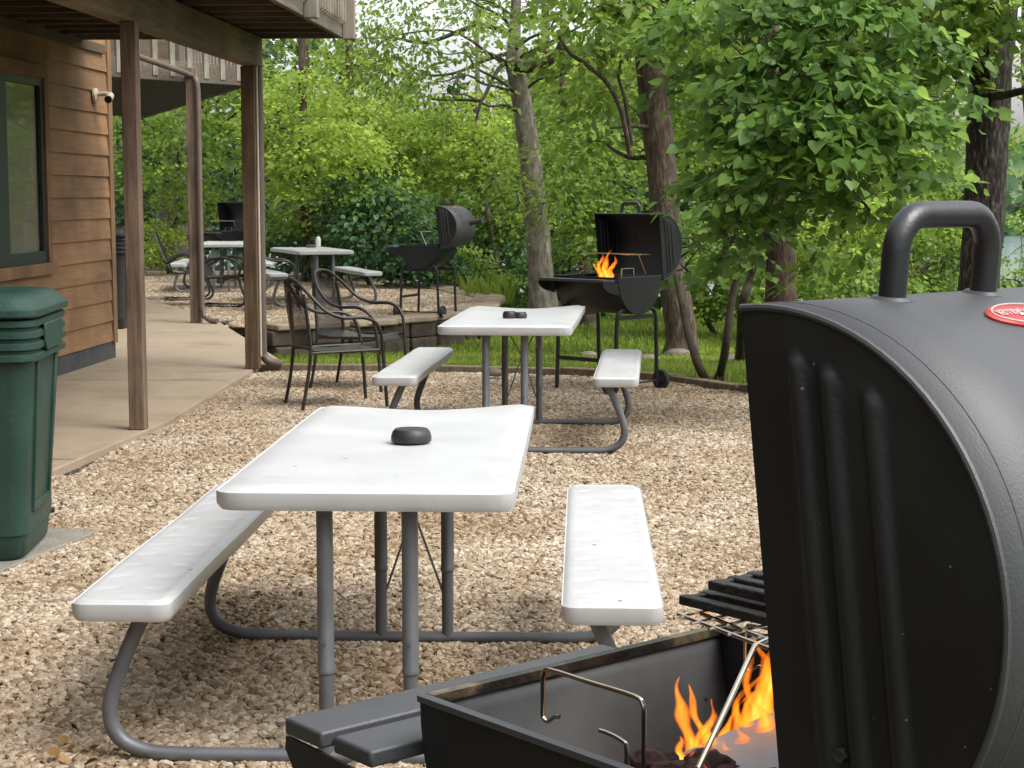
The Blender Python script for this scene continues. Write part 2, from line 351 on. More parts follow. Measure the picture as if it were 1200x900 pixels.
def rrect(w, d, r, z, n=5, cx=0, cy=0):    # rounded rectangle section
    pts = []
    for qx, qy, a0 in ((1,1,0),(-1,1,90),(-1,-1,180),(1,-1,270)):
        for k in range(n+1):
            a = R(a0 + 90*k/n); pts.append((cx + qx*(w/2-r) + r*math.cos(a), cy + qy*(d/2-r) + r*math.sin(a), z))
    return pts

# ------------------------------------------------------------------ terrain height
def hgt(x, y):
    if y < 14.2: return 0.0
    h = -.38*min(1, (y-14.2)/5.5)
    if y > 27: h -= (y-27)*.16
    if y > 55: h = -.38 - 28*.16
    return h
def build_ground():
    xs = np.concatenate([np.linspace(-900,-60,8), np.linspace(-50,50,80), np.linspace(60,900,8)])
    ys = np.concatenate([np.linspace(-60,-2,6), np.linspace(0,60,90), np.array([75,100,160,260,420,700,1200,1900])])
    mb = MB(); P = []
    for x in xs:
        row = []
        for y in ys:
            z = hgt(x, y) - .06
            if 16 < y < 60: z += .05*math.sin(x*1.3+y*.7)*math.cos(y*.9-x*.4)
            if y >= 1200: z = 35 + 12*math.sin(x*.004)
            row.append((float(x), float(y), float(z)))
        P.append(row)
    mb.grid([list(r) for r in P])
    # flip so normals look up
    mb.f = [f[::-1] for f in mb.f]
    tag(mb.build('ground', M['lawn']), kind='structure')
build_ground()
w = MB(); w.grid([[(x, y, -4.3) for y in (48, 300, 1100)][::-1] for x in (-900, 900)])
w.f = [f for f in w.f]; tag(w.build('lake_water', M['water'], smooth=False), kind='structure')

# gravel beds
SLAB = [(-2.40,8.97),(-2.19,10.9),(-2.12,14.28),(-2.02,15.0),(-3.46,20.02),(-5.05,23.82)]
pad = [(-2.2,0.3),(7.5,0.3),(7.5,9.5),(3.6,11.6),(1.72,12.86),(1.29,13.6),(.42,14.08),(-.64,14.35),(-2.12,14.55),(-2.19,14.28),(-2.35,11.4),(-2.43,8.97),(-2.6,5.5),(-3.3,5.4),(-3.3,.3)]
EDGE = [(-2.1,14.42),(-.64,14.36),(.42,14.10),(1.29,13.55),(1.72,12.88),(3.6,11.6),(7.5,9.5)]
NEAR = [G(250,377),G(310,385),G(400,380),G(500,373),G(560,362),G(572,350)]
FAR = [G(560,349),G(520,340),G(440,330),G(380,322),G(310,317),G(150,314)]
terr = [(p.x,p.y) for p in NEAR] + [(p.x,p.y) for p in FAR] + [(-12,30),(-12,24.0),(-5.05,23.82)]
def flat(name, poly, z, mat, thick=.03):
    mb = MB(); mb.prism(poly, z-thick, z)
    return mb.build(name, mat, smooth=False)
tag(flat('gravel_pad', pad, -.004, M['gravelbed'], .3), kind='structure')
tag(flat('terrace_gravel', terr, 0.0, M['gravelbed'], .6), kind='structure')
slab = [(-2.6,5.5)] + SLAB + [(-5.6,24.6),(-12,24.6),(-12,5.5)]
o = flat('patio', slab, .045, M['concrete'], .35)
md = o.modifiers.new('b','BEVEL'); md.width = .008; md.segments = 2
tag(o, kind='structure')

M['joint'] = noisy('patio_joint', (.05,.04,.03), (.10,.08,.055), 9, .95)
for (ja, jb) in ((Vector((-2.75,17.6)),Vector((-7.5,17.3))),(Vector((-2.2,13.3)),Vector((-3.45,13.3))),(Vector((-2.36,9.3)),Vector((-3.8,9.3)))):
    d = jb-ja; nn_ = Vector((-d.y,d.x)).normalized()*.006; mb = MB()
    mb.add([(ja.x-nn_.x,ja.y-nn_.y,.049),(jb.x-nn_.x,jb.y-nn_.y,.049),(jb.x+nn_.x,jb.y+nn_.y,.049),(ja.x+nn_.x,ja.y+nn_.y,.049)],[(0,3,2,1)])
    tag(mb.build('patio_joint', M['joint'], smooth=False), kind='structure')
def inside(poly, x, y):
    c = False; n = len(poly)
    for i in range(n):
        x1,y1 = poly[i]; x2,y2 = poly[(i+1)%n]
        if (y1 > y) != (y2 > y) and x < (x2-x1)*(y-y1)/(y2-y1)+x1: c = not c
    return c

# stones scattered with geometry nodes
def scatter_stones(name, poly, bounds, step, dens_fn, z, size):
    mb = MB(); x0,x1,y0,y1 = bounds; tris = []
    nx, ny = int((x1-x0)/step), int((y1-y0)/step); idx = {}
    vs = []; fs = []; dv = []
    for i in range(nx):
        for j in range(ny):
            cx, cy = x0+(i+.5)*step, y0+(j+.5)*step
            if not inside(poly, cx, cy) or abs(cx) > .33*cy+1.2: continue
            q = []
            for a, b in ((i,j),(i+1,j),(i+1,j+1),(i,j+1)):
                if (a,b) not in idx:
                    idx[(a,b)] = len(vs); X, Y = x0+a*step, y0+b*step; vs.append((X,Y,z)); dv.append(dens_fn(X,Y))
                q.append(idx[(a,b)])
            fs.append(tuple(q))
    me = bpy.data.meshes.new(name); me.from_pydata(vs, [], fs); me.update()
    at = me.attributes.new('dens', 'FLOAT', 'POINT'); at.data.foreach_set('value', dv)
    o = bpy.data.objects.new(name, me); COL.objects.link(o)
    ng = bpy.data.node_groups.new(name+'_nodes', 'GeometryNodeTree')
    ng.interface.new_socket('Geometry', in_out='INPUT', socket_type='NodeSocketGeometry')
    ng.interface.new_socket('Geometry', in_out='OUTPUT', socket_type='NodeSocketGeometry')
    nn = ng.nodes; L = ng.links
    gi = nn.new('NodeGroupInput'); go = nn.new('NodeGroupOutput')
    dist = nn.new('GeometryNodeDistributePointsOnFaces'); L.new(gi.outputs[0], dist.inputs['Mesh'])
    na = nn.new('GeometryNodeInputNamedAttribute'); na.data_type = 'FLOAT'; na.inputs['Name'].default_value = 'dens'
    L.new(na.outputs['Attribute'], dist.inputs['Density'])
    join = nn.new('GeometryNodeGeometryToInstance')
    for k in range(7):
        ico = nn.new('GeometryNodeMeshIcoSphere'); ico.inputs['Radius'].default_value = 1; ico.inputs['Subdivisions'].default_value = 2
        sp = nn.new('GeometryNodeSetPosition'); nz = nn.new('ShaderNodeTexNoise'); nz.noise_dimensions = '4D'
        nz.inputs['W'].default_value = k*7.3; nz.inputs['Scale'].default_value = 1.1; nz.inputs['Detail'].default_value = 1
        sb = nn.new('ShaderNodeVectorMath'); sb.operation = 'SUBTRACT'; sb.inputs[1].default_value = (.5,.5,.5)
        sc = nn.new('ShaderNodeVectorMath'); sc.operation = 'SCALE'; sc.inputs['Scale'].default_value = 1.75
        L.new(nz.outputs['Color'], sb.inputs[0]); L.new(sb.outputs[0], sc.inputs[0]); L.new(sc.outputs[0], sp.inputs['Offset'])
        L.new(ico.outputs['Mesh'], sp.inputs['Geometry'])
        tf = nn.new('GeometryNodeTransform'); tf.inputs['Scale'].default_value = (1.15, .85+.1*(k%3), .62+.07*(k%4))
        L.new(sp.outputs[0], tf.inputs['Geometry'])
        ss = nn.new('GeometryNodeSetShadeSmooth'); ss.inputs['Shade Smooth'].default_value = False; L.new(tf.outputs[0], ss.inputs[0])
        sm = nn.new('GeometryNodeSetMaterial'); sm.inputs['Material'].default_value = M['stone']; L.new(ss.outputs[0], sm.inputs[0])
        L.new(sm.outputs[0], join.inputs[0])
    ins = nn.new('GeometryNodeInstanceOnPoints'); L.new(dist.outputs['Points'], ins.inputs['Points']); L.new(join.outputs[0], ins.inputs['Instance'])
    ins.inputs['Pick Instance'].default_value = True
    rr = nn.new('FunctionNodeRandomValue'); rr.data_type = 'FLOAT_VECTOR'; rr.inputs[0].default_value = (-.5,-.5,0); rr.inputs[1].default_value = (.5,.5,6.28)
    L.new(rr.outputs[0], ins.inputs['Rotation'])
    rs = nn.new('FunctionNodeRandomValue'); rs.data_type = 'FLOAT'; rs.inputs[2].default_value = size[0]; rs.inputs[3].default_value = size[1]; rs.inputs['Seed'].default_value = 3
    L.new(rs.outputs[1], ins.inputs['Scale'])
    L.new(ins.outputs[0], go.inputs[0])
    md = o.modifiers.new('stones', 'NODES'); md.node_group = ng
    return tag(o, kind='stuff')
o = scatter_stones('gravel', pad, (-3.3,7.4,3.0,14.5), .25, lambda x,y: 3900 if y < 8 else 2900, .003, (.0072,.017))
tag(o, 'tan limestone gravel covering the pad around the near picnic tables', 'gravel')
o = scatter_stones('terrace_gravel_stones', terr, (-12,0,18,33), .4, lambda x,y: 900, .004, (.014,.026))
tag(o, 'tan gravel on the far terrace behind the stone wall', 'gravel')

# grey paver under the bin
pv = MB(); pv.prism([(-2.95,6.55),(-2.0,6.62),(-1.80,7.46),(-2.9,7.62)], -.02, .022)
tag(pv.build('paver', M['paver'], bevel=.006), 'flat grey concrete paver under the green wheeled bin', 'paver')

# timber edging
te = thing('timber_edging', (0,0,0), 'weathered timber edging between near gravel and lawn', 'edging')
for (a, b) in zip(EDGE[:-1], EDGE[1:]):
    a, b = Vector((*a,0)), Vector((*b,0)); n = max(1, round((b-a).length/1.3))
    for k in range(n):
        p, q = a.lerp(b, k/n), a.lerp(b, (k+1)/n); d = (q-p); ln = d.length
        mb = MB(); mb.box(-.055, .055, -.055, .055, 0, ln-.012)
        o = mb.build('timber', M['timber'], te, bevel=.008)
        o.location = (p.x, p.y, .012+random.uniform(-.012,.008)); o.rotation_euler = d.to_track_quat('Z','Y').to_euler()

# retaining wall
rw = thing('retaining_wall', (0,0,0), 'low stacked stone retaining wall holding up the far gravel terrace', 'stone wall')
pts = [Vector((p.x,p.y,0)) for p in NEAR[1:]] + [Vector((FAR[1].x, FAR[1].y,0)), Vector((FAR[2].x,FAR[2].y,0))]
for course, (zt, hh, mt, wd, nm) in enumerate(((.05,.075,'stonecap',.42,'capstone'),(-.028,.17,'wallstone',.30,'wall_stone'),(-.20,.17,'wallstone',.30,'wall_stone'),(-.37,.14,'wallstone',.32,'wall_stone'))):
    for si, (a, b) in enumerate(zip(pts[:-1], pts[1:])):
        if course and si > 4: continue
        n = max(1, round((b-a).length/(.72 if course == 0 else .5)))
        for k in range(n):
            sh = (.5/n if course % 2 and k < n-1 else 0)
            p, q = a.lerp(b, min(1,k/n+random.uniform(0,.1)/n)), a.lerp(b, (k+1)/n)
            d = q-p; nrm = Vector((d.y,-d.x,0)).normalized()
            ln = d.length; mb = MB(); w2 = wd/2
            oy = random.uniform(-.02,.03) + (.0 if course == 0 else .02)
            mb.add([(0,-w2-random.uniform(0,.05),-hh),(ln-.012,-w2-random.uniform(0,.05),-hh),(ln-.012,w2,-hh),(0,w2,-hh),
                    (0,-w2-random.uniform(0,.04),0),(ln-.012,-w2-random.uniform(0,.04),0),(ln-.012,w2,random.uniform(-.01,0)),(0,w2,0)],
                   [(3,2,1,0),(4,5,6,7),(0,1,5,4),(1,2,6,5),(2,3,7,6),(3,0,4,7)])
            o = mb.build(nm, M[mt], rw, bevel=.02, smooth=True)
            o.location = (p.x+nrm.x*oy, p.y+nrm.y*oy, zt+random.uniform(-.006,.006)); o.rotation_euler = (0,0,math.atan2(d.y,d.x))

# ------------------------------------------------------------------ picnic tables
def make_picnic(name='picnic_table', loc=(0,0,0), rz=0, label='', warp=1.0, group=None):
    t = thing(name, loc, label, 'picnic table', rz, group)
    # local: x lateral, y lengthways 0..1.83, centre at x=0
    W, Ln, H = .76, 1.83, .74
    def slab_mesh(w, l, y0, h, th, cx, rad, warpf, dimple=False):
        # outline rounded rect offset stack
        mb = MB(); nx, ny = (16, 150) if dimple else (18, 40)
        def pos(i, j, inset=0):
            u, v = i/nx, j/ny
            x, y = (u-.5)*w, v*l
            # round corners
            hx, hy = w/2, l/2; dx, dy = x, y-hy
            ax, ay = hx-rad, hy-rad
            ex, ey = max(0,abs(dx)-ax), max(0,abs(dy)-ay); L_ = math.hypot(ex,ey)
            m_ = max(ex,ey)
            if L_ > 1e-9 and ex > 0 and ey > 0:
                s = m_/L_; dx = math.copysign(ax+ex*s, dx); dy = math.copysign(ay+ey*s, dy)
            return dx, dy+hy
        us = sorted(set(list(range(nx+1))))
        P = []
        for i in us:
            row = []
            for j in range(ny+1):
                x, y = pos(i,j); qx_, qy_ = abs(x)-(w/2-rad), abs(y-l/2)-(l/2-rad); e = rad - (math.hypot(max(qx_,0),max(qy_,0)) + min(max(qx_,qy_),0))
                dz = -.012*(max(0,1-e/.010))**2 - .0025*math.exp(-((e-.03)/.012)**2)
                z = h + dz + warpf(x/w, y/l)
                if dimple and e > .04:
                    for cxx in (-.3,.3):
                        
                        ydm = ((y+.07) % .14)-.07
                        if abs(x/w-cxx*.8) < .10 and abs(ydm) < .018: z -= .0045*math.cos(ydm/.018*math.pi/2)
                row.append((x+cx, y+y0, z))
            P.append(row)
        n0 = len(mb.v); a, b = len(P), len(P[0])
        mb.add([p for r in P for p in r], [(i*b+j, (i+1)*b+j, (i+1)*b+j+1, i*b+j+1) for i in range(a-1) for j in range(b-1)])
        loop = [(i,0) for i in range(a)] + [(a-1,j) for j in range(1,b)] + [(i,b-1) for i in range(a-2,-1,-1)] + [(0,j) for j in range(b-2,0,-1)]
        top = [n0+i*b+j for i,j in loop]; m_ = len(loop); prev = top
        cxm, cym = cx, y0+l/2
        for k, (ins, dzz) in enumerate(((-.003,-.010),(-.003,-th*.75),(.004,-th))):
            ids = []
            for i,j in loop:
                x,y,z = P[i][j]; vx, vy = x-cxm, y-cym
                ids.append(len(mb.v)); mb.v.append((cxm+vx*(1-ins/(w/2)), cym+vy*(1-ins/(l/2)), z+.012+dzz-.0))
            mb.f += [(prev[q], ids[q], ids[(q+1)%m_], prev[(q+1)%m_])[::-1] for q in range(m_)]
            prev = ids
        mb.f.append(tuple(prev)[::-1])
        return mb
    wf = lambda u, v: -.012*v*v + warp*(.015*math.exp(-((u-.5)/.22)**2)*math.exp(-((v-1)/.28)**2) - .010*math.exp(-((u)/.25)**2)*v**2 + .006*math.exp(-((u+.5)/.2)**2)*v)
    slab_mesh(W, Ln, 0, H, .056, 0, .05, wf).build('tabletop', M['white'], t, ang=50)
    for s in (-1, 1):
        slab_mesh(.254, Ln, 0, .45, .056, s*.63, .035, lambda u,v: .002*math.sin(v*9+s), True).build('bench_seat', M['white'], t, ang=50)
    for y in (.07, Ln-.53):
        prof = [(-.585,.400),(-.63,.30),(-.672,.19),(-.680,.12),(-.655,.065),(-.60,.035),(-.52,.024),(-.3,.022)]
        prof = prof + [(-x,z) for x,z in prof[::-1]]
        mb = MB(); mb.tube(curve([(x,y,z) for x,z in prof],5), .0205, 12); mb.build('ground_frame', M['tube'], t)
        for s in (-1,1):
            mb = MB(); mb.tube([(s*.11,y,H-.05),(s*.11,y,.262),(s*.11,y,.258),(s*.11,y,.248),(s*.11,y,.244),(s*.11,y,.02)], [.0215,.0215,.0235,.0235,.0195,.0195], 14)
            mb.tube([(s*.11,y-.0215,.33),(s*.11,y-.0250,.33)], .005, 8)
            mb.build('leg', M['tube'], t)
            if y < Ln/2: continue
            mb = MB(); ys = -1
            mb.tube([(s*.10,y,.62),(0,y+ys*.02,.45),(-s*.10,y,.16)], .004, 6)
            mb.tube([(s*.10,y+ys*.02,.50),(s*.10,y+ys*.35,.71)], .006, 6); mb.build('brace', M['tube'], t)
    # underside rails and bench cross bars
    for s in (-1,1):
        mb = MB(); mb.box(s*.30-.015, s*.30+.015, .1, Ln-.1, H-.065, H-.036); mb.build('rail', M['tube'], t)
    return t
T1 = make_picnic(loc=(-.3752,4.3136,0), rz=-.0406, label='nearest white plastic folding picnic table with black puck and warped far corner')
T2 = make_picnic(loc=(-.045,9.74,0), rz=-.0842, label='second white picnic table in front of the flaming grill', warp=1.1)
p3 = G(425,345)
T3 = make_picnic(loc=(-2.42,22.6,0), rz=.33, label='white picnic table with small bottle on the far terrace', warp=.3)
T4 = copy_tree(T3); T4.location = (-4.3,25.6,0); T4.rotation_euler.z = .08
T4['label'] = 'white picnic table farthest left behind the sled chairs on the terrace'

# pucks (table caps)
def puck(loc, label, lumps):
    mb = MB()
    for (x, y, r, h) in lumps:
        prof = [(r*.86,0),(r,.006),(r*1.0,h*.45),(r*.93,h*.8),(r*.8,h),(r*.3,h*1.04),(.001,h*1.04)]
        mb.loft([[(x+q*math.cos(a)*1.0, y+q*math.sin(a), z) for a in [2*math.pi*k/28 for k in range(28)]] for q, z in prof])
    o = mb.build('table_puck', M['cap']); o.location = loc
    tag(o, label, 'black cap'); return o
p = G(482,517,.742); puck((p.x,p.y,.738), 'round black plastic puck lying on the nearest white table', [(0,0,.061,.042)])
p = G(603,372,.742); puck((p.x,p.y,.737), 'lumpy black plastic cap lying on the second white table', [(-.03,0,.042,.042),(.035,.01,.04,.036)])

# bottle and dark pouch on far table
p = G(373,289,.74)
b = thing('bottle', (p.x,p.y,.742), 'small pale bottle standing on the far terrace table', 'bottle')
mb = MB(); mb.loft([[(r_*math.cos(a), r_*math.sin(a), z) for a in [2*math.pi*k/14 for k in range(14)]] for r_, z in ((.03,0),(.036,.01),(.036,.10),(.022,.13),(.016,.14))]); mb.build('bottle_body', M['wood_stain'], b)
mb = MB(); mb.tube([(0,0,.14),(0,0,.165)], .018, 12); mb.build('cap', M['green'], b)
p = G(364,290,.74); o = MB(); o.loft([rrect(.13,.09,.02,0), rrect(.14,.10,.02,.012), rrect(.12,.07,.02,.03), rrect(.06,.03,.012,.045)]); o = o.build('ashtray', M['cap']); o.location = (p.x,p.y,.74)
tag(o, 'small black tray lying beside the bottle on the far table', 'tray')

# ------------------------------------------------------------------ patio chairs
def make_chair(loc, rz, label):
    t = thing('patio_chair', loc, label, 'chair', rz, 'mesh barrel patio chairs')
    # faces +x ; width along y
    fr = M['chair_lt']; r = .0125
    for s in (-1,1):
        # arm + front leg + back loop side in one bent tube
        mb = MB(); mb.tube(curve([(.30,s*.25,0),(.275,s*.25,.35),(.24,s*.275,.56),(.14,s*.29,.635),(-.02,s*.29,.64),(-.14,s*.27,.69),(-.24,s*.22,.80),(-.30,s*.12,.88),(-.315,0,.90)],6), r, 10); mb.build('arm', fr, t)
        mb = MB(); mb.tube(curve([(-.30,s*.23,0),(-.26,s*.225,.2),(-.235,s*.23,.42),(-.25,s*.215,.62),(-.27,s*.185,.80)],5), r*.95, 10); mb.build('leg', fr, t)
        mb = MB(); mb.tube([(.26,s*.24,.41),(-.235,s*.225,.40)], r*.8, 8); mb.build('seat_rail', fr, t)
    P = []
    for i in range(13):
        u = i/12; x = .275 - .52*u
        z = .425 - .03*math.sin(u*math.pi) + (-.055*((.12-u)/.12)**2 if u < .12 else 0)
        P.append([(x, (v/8-.5)*.47, z) for v in range(9)])
    mb = MB(); mb.grid(P); mb.build('seat', M['meshpanel'] if 0 else M['chair'], t, solid=.006)
    P = []
    for i in range(13):
        u = i/12; z = .42 + .47*u; row = []
        wd = .235*math.sqrt(max(0.02, 1-max(0,(u-.45)/.56)**2.2))
        for v in range(11):
            a = (v/10-.5)*2; y = a*wd; x = -.235 - .075*u - .05*(1-a*a)+.03*u*a*a
            row.append((x, y, z))
        P.append(row)
    mb = MB(); mb.grid(P); mb.build('backrest', M['meshpanel'], t)
    return t
ch = make_chair((-1.235,12.02,0), R(22), 'black mesh patio chair nearest the camera, seen from its side')
def chair_copy(loc, rz, label):
    c = copy_tree(ch); c.location = loc; c.rotation_euler.z = rz; c['label'] = label; return c
chair_copy((-1.17,13.15,0), R(-20), 'black mesh patio chair standing behind the nearest one, turned toward the table')
chair_copy((-3.0,21.9,0), R(10), 'black patio chair on the far terrace behind the wooden post')
def sled(loc, rz, label, mat, fr):
    t = thing('sled_chair', loc, label, 'chair', rz, 'cantilever sled chairs on the terrace')
    for s in (-1,1):
        mb = MB(); mb.tube(curve([(-.30,s*.25,.03),(.0,s*.25,.018),(.25,s*.25,.03),(.33,s*.25,.12),(.27,s*.25,.30),(.24,s*.25,.39),(.05,s*.25,.38)],6), .016, 8); mb.build('sled_leg', fr, t)
        mb = MB(); mb.tube(curve([(.24,s*.27,.39),(.28,s*.28,.55),(.12,s*.28,.64),(-.10,s*.28,.63),(-.30,s*.25,.52)],6), .017, 8); mb.build('arm', fr, t)
        mb = MB(); mb.tube([(-.20,s*.24,.38),(-.42,s*.24,.95)], .013, 8); mb.tube([(-.20,s*.24,.38),(.26,s*.24,.42)], .013, 8); mb.build('side_rail', fr, t)
    mb = MB(); mb.tube([(-.30,-.25,.03),(-.30,.25,.03)], .016, 8); mb.build('sled_bar', fr, t)
    mb = MB(); mb.grid([[(.27-.47*i/8, (v/6-.5)*.48, .42-.035*math.sin(i/8*3)) for v in range(7)] for i in range(9)]); mb.build('seat', mat, t)
    mb = MB(); mb.grid([[(-.2-.22*i/8-.03*math.sin(i/8*3), (v/6-.5)*.48, .40+.55*i/8) for v in range(7)] for i in range(9)]); mb.build('backrest', mat, t)
    return t
sled((-4.5,24.0,0), R(15), 'pale woven sled chair far left beside the tree on the terrace', M['meshlight'], M['chair'])
sled((-3.75,22.6,0), R(-5), 'dark sled chair on the terrace between the two wooden posts', M['chair'], M['chair'])

# ------------------------------------------------------------------ grills
def make_grill(loc, rz, label, zr=.87, Lh=.30, fore=False, zg=0.0):
    t = thing('barrel_grill', loc, label, 'grill', rz, 'black barrel charcoal grills with open lids')
    Rr = .25; bl = M['black']; n = 28
    # lower barrel
    mb = MB(); P = []
    for x in (-Lh, Lh):
        P.append([(x, -Rr*math.cos(a), zr - Rr*1.12*math.sin(a)) for a in [math.pi*k/n for k in range(n+1)]])
    mb.grid(P); mb.build('barrel', M['black'] if not fore else M['inner'], t, solid=.003)
    if fore:
        mb = MB(); mb.grid([[(x, y*1.012, zr+(z-zr)*1.012) for (_,y,z) in P[0]] for x in (-Lh,Lh)]); mb.build('barrel_shell', bl, t)
    for s in (-1,1):
        poly = [(-Rr*math.cos(a)*1.01, -Rr*1.12*math.sin(a)*1.01) for a in [math.pi*k/n for k in range(n+1)]]
        mb = MB(); mb.prism(poly, 0, .004, Matrix(((0,0,1,s*Lh-(.002)),(1,0,0,0),(0,1,0,zr),(0,0,0,1)))); e = mb.build('end_plate', bl, t, smooth=False)
        mb = MB(); mb.box(s*Lh-.004,s*Lh+.008,-Rr*1.0,Rr*1.0, zr-.004, zr+.003); mb.build('rim_strip', M['black_skylit'], e)
    mb = MB(); mb.box(-Lh+.006, Lh-.01, -Rr-.006, -Rr+.007, zr-.010, zr+.001)
    mb.build('rim', M['rust'] if fore else bl, t)
    # lid
    ph = .1288; cy, cz = Rr, zr+.2125
    cd = Vector((0,-math.sin(ph),math.cos(ph))); nd = Vector((0,math.cos(ph),math.sin(ph))); Mc = Vector((0,cy,cz))
    S = lambda x, al, r=Rr: Mc + r*(math.cos(al)*cd + math.sin(al)*nd) + Vector((x,0,0))
    nn = 44
    mb = MB(); mb.grid([[S(x, math.pi*k/nn) for k in range(nn+1)] for x in (-Lh-.004,-Lh*.5,0,Lh*.5,Lh+.004)])
    lid = mb.build('lid', M['black_skylit'] , t, solid=.004)
    # seam bead near each end
    for s in (-1,1):
        mb = MB(); mb.tube([S(s*(Lh-.028), math.pi*k/nn, Rr+.0015) for k in range(nn+1)], .0016, 6); mb.build('seam', M['black_skylit'], lid)
        # end plate with three pressed ribs (grid in chord/normal coords)
        xp = s*(Lh+.003); mb = MB(); rows = 70; cols = 66; P = []
        ribs = [(.058,.205),(.092,.190),(.136,.168)]
        for i in range(rows+1):
            c_ = -Rr + 2*Rr*i/rows; c_ = max(-Rr+1e-4, min(Rr-1e-4, c_)); dm = math.sqrt(Rr*Rr-c_*c_); row = []
            for j in range(cols+1):
                n_ = dm*j/cols; h = 0
                for rn, rt in ribs:
                    q = (n_-rn)/.0105; 
                    over = max(0, abs(c_)-(rt-.01))/.0105; d2 = q*q+over*over
                    if d2 < 1: h = max(h, .0075*math.sqrt(1-d2)*(1-d2*.3))
                row.append(Mc + cd*c_ + nd*n_ + Vector((xp+s*h,0,0)))
            P.append(row)
        if s > 0: P = [r[::-1] for r in P]
        mb.grid(P); ep = mb.build('lid_end', bl, lid, ang=80)
        mb = MB(); mb.tube([S(xp, math.pi*k/nn, Rr-.001) for k in range(nn+1)], .0035, 8); mb.build('edge_bead', M['black_skylit'], lid)
        mb = MB(); mb.tube([Mc+cd*-.14+nd*.075+Vector((xp,0,0)), Mc+cd*-.14+nd*.075+Vector((xp+s*.008,0,0))], .0065, 6); mb.build('bolt', M['iron'], ep)
    # chord edge flanges
    for e in (-1,1):
        c0 = Mc+cd*(e*(Rr-.002)); mb = MB(); mb.box(-Lh,Lh,-.006,.010,-.003,.003, Matrix.Translation(c0) @ Matrix.Rotation(ph,4,'X')); mb.build('lid_flange', bl, lid)
    # handle
    al = .20; off = .025 if fore else 0; hw = .072 if fore else .085
    base = lambda x: S(x, al, Rr)
    up = (math.cos(al)*cd+math.sin(al)*nd).normalized(); X = Vector((1,0,0)); H_ = .079
    pts = []
    def arc(cx, s0):
        return
    b0, b1 = base(off-hw), base(off+hw); rc = .034
    pts = [b0, b0+up*(H_-rc)]
    for k in range(1,8):
        a = R(90*k/7); pts.append(b0+up*(H_-rc)+X*(rc*(1-math.cos(a)))+up*(rc*math.sin(a)))
    for k in range(0,8):
        a = R(90*k/7); pts.append(b1+up*(H_-rc)-X*(rc*(1-math.sin(a)))+up*(rc*math.cos(a)))
    pts.append(b1)
    mb = MB(); mb.tube(pts, .0128, 20); hd = mb.build('handle', M['handlepaint'], lid, ang=60)
    for bb in (b0,b1):
        mb = MB(); mb.tube([bb-up*.003, bb+up*.0015, bb+up*.0045], [.0205,.0205,.0175], 22); mb.build('flange', M['flangemetal'], hd)
    # badge
    ab, xb = .50, (-.003 if fore else 0); aw, ah = .052, .021/Rr*1.12
    mb = MB(); NB = 40
    ring = [(xb+aw*math.cos(2*math.pi*k/NB)*(1+.05*math.cos(6*math.pi*k/NB)), ab+ah*math.sin(2*math.pi*k/NB)) for k in range(NB)]
    for r_, rad in ((1,Rr+.001),(1,Rr+.0042),(.95,Rr+.0055)):
        mb.v += [tuple(S(xb+(x-xb)*r_, ab+(a-ab)*r_, rad)) for x,a in ring]
    mb.v.append(tuple(S(xb, ab, Rr+.0055)))
    for q in (0,1): mb.f += [(q*NB+k, q*NB+(k+1)%NB, (q+1)*NB+(k+1)%NB, (q+1)*NB+k) for k in range(NB)]
    mb.f += [(2*NB+k, 2*NB+(k+1)%NB, 3*NB) for k in range(NB)]
    bd = mb.build('badge', M['red'], lid)
    if fore:
        mb = MB(); mb.tube([S(xb+(x-xb)*.86, ab+(a-ab)*.84, Rr+.0059) for x,a in ring+ring[:1]], .0009, 6); mb.build('badge_ring', M['badge_white'], bd)
        # flame emblem and lettering
        fl = [(0,.85),(.10,.45),(.28,.62),(.24,.25),(.42,.30),(.3,.05),(-.3,.05),(-.42,.30),(-.24,.25),(-.28,.62),(-.1,.45)]
        mb = MB(); mb.v = [tuple(S(xb+u*aw*.6, ab+v*ah*.72, Rr+.0062)) for u,v in fl]+[tuple(S(xb, ab+.2*ah, Rr+.0062))]
        mb.f = [(k,(k+1)%len(fl),len(fl)) for k in range(len(fl))]; mb.build('emblem', M['badge_white'], bd, smooth=False)
        cu = bpy.data.curves.new('lettering','FONT'); cu.body = 'CHAR-GRILLER'; cu.size = .0140; cu.align_x = 'CENTER'; cu.align_y='CENTER'; cu.extrude = 0; cu.resolution_u = 3; cu.offset = .0002
        to = bpy.data.objects.new('tmp', cu); COL.objects.link(to); bpy.context.view_layer.update()
        me = bpy.data.meshes.new_from_object(to.evaluated_get(bpy.context.evaluated_depsgraph_get())); bpy.data.objects.remove(to)
        # the lid lies open, so the lettering is upside down seen from the front: follow x and arc
        for v in me.vertices:
            x, y = v.co.x, v.co.y; v.co = S(xb - x*.86*-1, ab + y/Rr - .13*ah, Rr+.0064)
        me.materials.append(M['badge_white']); lo = bpy.data.objects.new('lettering', me); COL.objects.link(lo); lo.parent = bd
    # smokestack
    mb = MB(); d = (math.cos(1.5)*cd+math.sin(1.5)*nd); p0 = S(-Lh*.45,1.5,Rr-.01); mb.tube([p0,p0+d*.17],.032,18); mb.build('smokestack', M['black_skylit'], lid)
    mb = MB(); p0 = Vector((-Lh*.2, Rr, zr-.03)); mb.box(-Lh*.2-.06,-Lh*.2+.06, Rr, Rr+.12, zr-.08, zr-.07); mb.build('hinge_shelf', M['black_skylit'], t)
    # front shelf
    z1 = .873 if fore else zr-.01; x1, x0 = (.315,-.20) if fore else (Lh+.0,-Lh-.0)
    for (ya,yb,dz,xa) in ((-.425,-.349,0,0),(-.346,-.272,-.006,.014)):
        mb = MB(); mb.box(x0,x1-xa,ya,yb,z1+dz-.020,z1+dz); mb.build('shelf_board', M['black_skylit'], t, bevel=.0035, seg=2)
